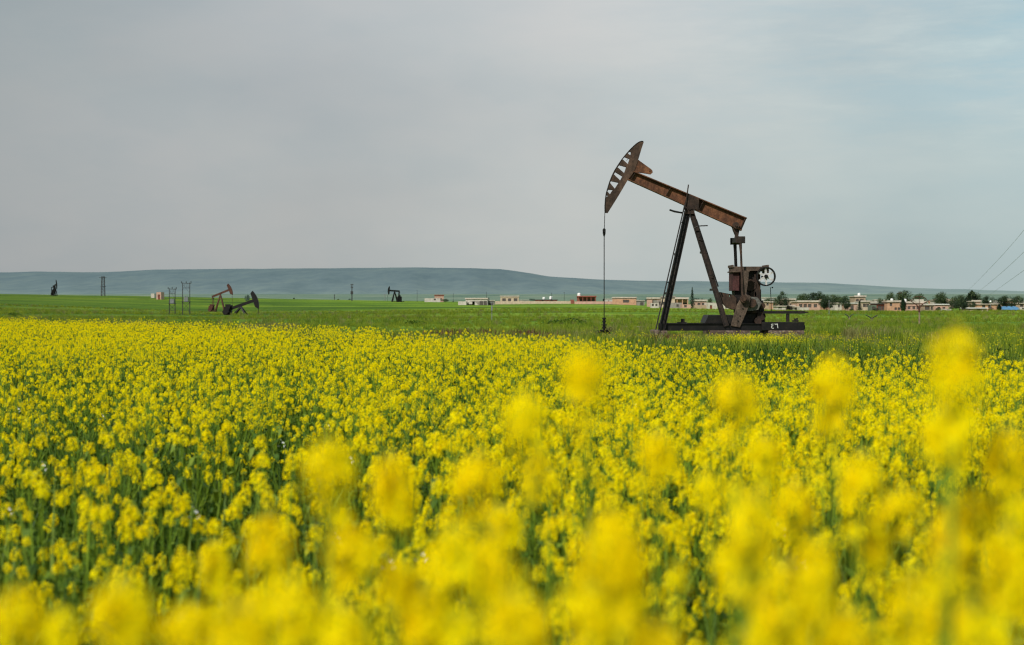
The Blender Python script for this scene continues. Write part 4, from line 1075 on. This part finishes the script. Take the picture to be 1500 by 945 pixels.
def tree(px, ytop, d, wpx, kind, label, name='tree', cat='tree', group=None, mat=None, sink=0):
    x = at(px,d); g = ground(x,d); H = zat(ytop,d)-g; w = wpx/F*d
    root = empty(name, (x,d,g-sink), R.random()*6.28, label=label, cat=cat, group=group)
    if kind in ('conifer','cypress'): sc = (w/(.72 if kind == 'conifer' else .36), w/(.72 if kind == 'conifer' else .36), H)
    else: sc = (w/2.15, w/2.15, H/2.05)
    for n, me in zip(('crown','trunk'), TT[kind]):
        o = bpy.data.objects.new(n, me); col.objects.link(o); o.parent = root; o.scale = sc
        if mat and n == 'crown': o.material_slots[0].link = 'OBJECT'; o.material_slots[0].material = M[mat]
    return root
tree(1014,420.5,436,11.5,'conifer','tall pointed conifer standing between the pump jack legs','conifer')
tree(1213,434,388,25,'round','large dark tree right of the long white roofed house')
tree(1206,438,392,14,'round_b','smaller dark tree joined to the left of the large dark tree')
tree(1238,434,386,19,'round_b','dark dense tree with a narrow gap to the white house')
tree(1259,440,386,13,'conifer','pointed dark bush before the tall tan house','bush','bush')
tree(1290,437,470,15,'olive','green tree top rising behind the dark garage')
tree(1323,436,400,10,'cypress','dark slim cypress between the orange and pink houses','cypress_tree')
tree(1380,436.5,480,12,'olive','small green tree behind the bright white roof')
tree(1374,451,386,11,'olive','low green hedge bush below the bright white roof','bush','bush')
tree(1396,440,384,17,'round','dark tree at the left of the tree clump')
tree(1410,435,386,20,'round_b','tallest dark tree of the clump right of the white roof')
tree(1424,440,395,13,'round','dark tree at the right end of the clump')
tree(1447.5,431.5,455,22,'round','round dark tree behind the white ball tank')
tree(1491,433.5,470,20,'olive','green round tree near the right edge')
tree(1463.5,445.5,386,8,'cypress','small slim cypress before the blue tarpaulin','cypress_tree')
tree(1451.5,450,395,8,'round_b','small round bush behind the white domed tent','bush','bush')
tree(1137,437,470,12,'olive','hazy green tree behind the valve rod right of the gearbox')
tree(1040,437,560,10,'olive','small hazy tree on the skyline left of the rear pump jack leg')
tree(1247,452,382,8,'round','low dark bush under the dark dense tree','bush','bush')
tree(1283,451,386,10,'round_b','low dark bush before the grey blue shed','bush','bush')
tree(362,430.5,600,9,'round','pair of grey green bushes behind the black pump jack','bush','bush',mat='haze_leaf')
tree(776,440,690,5,'round','small dark bush left of the low dark roofed house','bush','bush')
tree(652,438,745,14,'olive','green shrub mound between the red topped hut and the white shed','bush','bush')
# hazy trees and small buildings of the far plain
hr = random.Random(77)
for i in range(20):
    px = hr.choice([hr.uniform(1120,1500), hr.uniform(1180,1480)]); d = hr.uniform(400,640); x = at(px,d)
    tree(px, HY-(ground(x,d)-CZ)/d*F-hr.uniform(3.5,6.5)/d*F, d, hr.uniform(4,8)/d*F, hr.choice(['round','round_b','olive','olive','cypress']), 'small tree among the houses behind the village front', name='village_tree', group='trees among the village houses')
for i in range(90):
    px = hr.choice([hr.uniform(1000,1500), hr.uniform(1150,1500), hr.uniform(430,1000), hr.uniform(-50,430)]); d = hr.uniform(1300,2600) if px > 700 else hr.uniform(950,1150)
    x = at(px,d); top = HY-(ground(x,d)-CZ)/d*F-hr.uniform(2.5,6)*(1 if px > 700 else .5)
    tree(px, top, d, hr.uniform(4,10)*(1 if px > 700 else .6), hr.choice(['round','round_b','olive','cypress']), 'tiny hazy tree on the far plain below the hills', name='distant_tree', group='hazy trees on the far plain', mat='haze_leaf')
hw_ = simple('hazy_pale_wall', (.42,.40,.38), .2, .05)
for i in range(34):
    px = hr.choice([hr.uniform(1080,1500), hr.uniform(1000,1500), hr.uniform(700,1000)]); d = hr.uniform(900,2200); x = at(px,d); g = ground(x,d); w = hr.uniform(5,13); h = hr.uniform(3,6)
    root = empty('distant_house', (x,d,g), hr.uniform(-.4,.4), label='tiny pale house on the far plain beyond the village', cat='house', group='distant houses beyond the village')
    m = MB(); m.box(-w/2,w/2,0,8,-1,h); m.build('wall', hw_, root)
    MB().box(-w/2-.3,w/2+.3,-.3,8.3,h+.003,h+.4).build('roof', M['roofslab'], root)
    m = MB(); 
    for q_ in (-.25,.2): m.box(q_*w-.6,q_*w+.6,-.03,.02,h*.35,h*.75)
    m.build('window', M['window'], root)

# dark low shrubs and grass humps in the pasture
def shrubstrip(px, d, wpx, h, label, seed):
    rg = random.Random(seed); x = at(px,d); g = ground(x,d); w = wpx/F*d/2; m = MB()
    for i in range(1800):
        t = rg.random()*6.28; q = math.sqrt(rg.random()); xx = q*math.cos(t)*w; yy = q*math.sin(t)*1.6; hh = h*max(.1,(1-q*q))*(.7+.5*noise.noise((xx*.8,yy,seed)))
        p = Vector((xx,yy,rg.random()*hh)); e = Vector((rg.uniform(-1,1),rg.uniform(-1,1),rg.uniform(0,1)))*.09; f = Vector((rg.uniform(-1,1),rg.uniform(-1,1),rg.uniform(-1,1))).cross(e).normalized()*.04
        m.add([p-e,p+f,p+e,p-f],[(0,1,2,3)])
    o = m.build('shrub', M['under'], fix=False, label=label, cat='shrub'); o.location = (x,d,g)
shrubstrip(22,190,26,.75,'dark low shrub hump in the pasture at the far left',1)
shrubstrip(608,105,40,.42,'dark low shrub strip in the meadow left of centre',2)
shrubstrip(830,98,75,.45,'long dark green shrub strip on the meadow bank left of the wellhead',3)
shrubstrip(667,62,9,.5,'small dark shrub near the far edge of the flowers',4)

# ------------------------------------------------------------------ overhead wires
for i, (a, c, b) in enumerate((((1500,337),(1457,386),(1403,440)),((1500,369),(1463,403),(1416,441)),((1500,396),(1472,416),(1437,441)))):
    tt = []
    for k in range(29):
        t = -.5+1.5*k/28; w0 = 1/150+(1/1500-1/150)*max(0,t); dd = 1/w0
        # quadratic through the three survey points
        q0 = 2*(t-.5)*(t-1); q1 = -4*t*(t-1); q2 = 2*t*(t-.5)
        px, py = [a[j]*q0+c[j]*q1+b[j]*q2 for j in (0,1)]
        tt.append((at(px,dd),dd,zat(py,dd)))
    MB().tube(tt, .006,5,.035).build('overhead_wire', M['wire'], label=('highest','middle','lowest')[i]+' of three thin overhead wires rising to the right edge', cat='wire', group='overhead wires')

# ------------------------------------------------------------------ sky, sun
SUN_EL, SUN_AZ = 46, 216       # azimuth measured clockwise from +Y: the sun stands behind the viewer, to the left
world = bpy.data.worlds.new('World'); scene.world = world; world.use_nodes = True
nt = world.node_tree; nt.nodes.clear()
wo = nd(nt,'ShaderNodeOutputWorld'); bg = nd(nt,'ShaderNodeBackground'); nt.links.new(bg.outputs[0], wo.inputs[0])
sky = nd(nt,'ShaderNodeTexSky'); sky.sky_type = 'NISHITA'; sky.sun_disc = False; sky.sun_elevation = rad(SUN_EL); sky.sun_rotation = rad(SUN_AZ); sky.dust_density = 3; sky.air_density = 1.2
tc = nd(nt,'ShaderNodeTexCoord'); sep = nd(nt,'ShaderNodeSeparateXYZ'); nt.links.new(tc.outputs['Generated'], sep.inputs[0])
az = nd(nt,'ShaderNodeMath',operation='ARCTAN2'); nt.links.new(sep.outputs[0],az.inputs[0]); nt.links.new(sep.outputs[1],az.inputs[1])
azr = nd(nt,'ShaderNodeMapRange'); azr.inputs[1].default_value = -.36; azr.inputs[2].default_value = .36; nt.links.new(az.outputs[0],azr.inputs[0])
# veil of cloud: grey colours across azimuth, values in the final scale divided by the strength
K = 10.7
def c3(r,g,b):
    f = lambda v: ((v/255+.055)/1.055)**2.4
    return (f(r),f(g),f(b))
hor = ramp(nt, azr.outputs[0], [(0,c3(158,163,164)),(.30,c3(172,175,174)),(.52,c3(184,188,186)),(.75,c3(180,190,188)),(1,c3(172,188,188))])
upc = ramp(nt, azr.outputs[0], [(0,c3(156,164,166)),(.28,c3(178,183,185)),(.55,c3(193,197,197)),(.8,c3(188,200,202)),(1,c3(180,201,206))])
el = nd(nt,'ShaderNodeMapRange'); el.inputs[1].default_value = .02; el.inputs[2].default_value = .2; nt.links.new(sep.outputs[2],el.inputs[0])
base = mixc(nt, el.outputs[0], hor, upc)
cl1 = noise_n(nt, 3.1, 4, .45, vec=tc.outputs['Generated'], stretch=(1,1,1.9))
cl2 = noise_n(nt, 9, 6, .55, vec=tc.outputs['Generated'], stretch=(1,1,2.6))
base = mixc(nt, .9, base, ramp(nt, cl1, [(.36,(.90,.915,.93)),(.5,(1,1,1)),(.64,(1.05,1.03,1.03))]), 'MULTIPLY')
base = mixc(nt, .85, base, ramp(nt, cl2, [(.38,(.955,.975,.985)),(.5,(1,1,1)),(.64,(1.04,1.02,1.01))]), 'MULTIPLY')
cl3 = noise_n(nt, 7, 7, .62, vec=tc.outputs['Generated'], stretch=(1.0,1.0,5.5))
em = nd(nt,'ShaderNodeMath',operation='MULTIPLY'); e1 = nd(nt,'ShaderNodeMapRange'); e1.inputs[1].default_value = .5; e1.inputs[2].default_value = 1.0; nt.links.new(azr.outputs[0], e1.inputs[0])
e2 = nd(nt,'ShaderNodeMapRange'); e2.inputs[1].default_value = .07; e2.inputs[2].default_value = .16; nt.links.new(sep.outputs[2], e2.inputs[0]); nt.links.new(e1.outputs[0], em.inputs[0]); nt.links.new(e2.outputs[0], em.inputs[1])
base = mixc(nt, em.outputs[0], base, mixc(nt, 1, base, ramp(nt, cl3, [(.40,(.86,.95,1.0)),(.52,(1,1,1)),(.62,(1.13,1.09,1.06))]), 'MULTIPLY'))
sc_ = nd(nt,'ShaderNodeVectorMath',operation='SCALE'); nt.links.new(base, sc_.inputs[0]); sc_.inputs['Scale'].default_value = K
fin = mixc(nt, .95, sky.outputs[0], sc_.outputs[0])
nt.links.new(fin, bg.inputs[0]); bg.inputs[1].default_value = .1
sun = bpy.data.lights.new('sun','SUN'); sun.energy = 5.0; sun.angle = rad(1.2); sun.color = (1,.95,.87)
so = bpy.data.objects.new('sun', sun); col.objects.link(so)
dv = Vector((math.sin(rad(SUN_AZ))*math.cos(rad(SUN_EL)), math.cos(rad(SUN_AZ))*math.cos(rad(SUN_EL)), math.sin(rad(SUN_EL))))
so.rotation_euler = dv.to_track_quat('Z','Y').to_euler(); so.location = (0,-20,40)

# ------------------------------------------------------------------ camera
cam = bpy.data.cameras.new('camera'); co = bpy.data.objects.new('camera', cam); col.objects.link(co); scene.camera = co
cam.sensor_width = 36; cam.lens = F/1500*36; cam.clip_end = 30000; cam.clip_start = .05
cam.shift_y = -(472.5-HY)/1500
co.location = (0,0,CZ); co.rotation_euler = (rad(90),0,0)
cam.dof.use_dof = True; cam.dof.focus_distance = 26; cam.dof.aperture_fstop = 3.0; cam.dof.aperture_blades = 7
scene.view_settings.view_transform = 'Standard'; scene.view_settings.look = 'None'; scene.view_settings.exposure = 0; scene.view_settings.gamma = 1
scene.cycles.filter_width = 1.15; scene.cycles.max_bounces = 10; scene.cycles.transparent_max_bounces = 8; scene.cycles.diffuse_bounces = 8; scene.cycles.transmission_bounces = 8
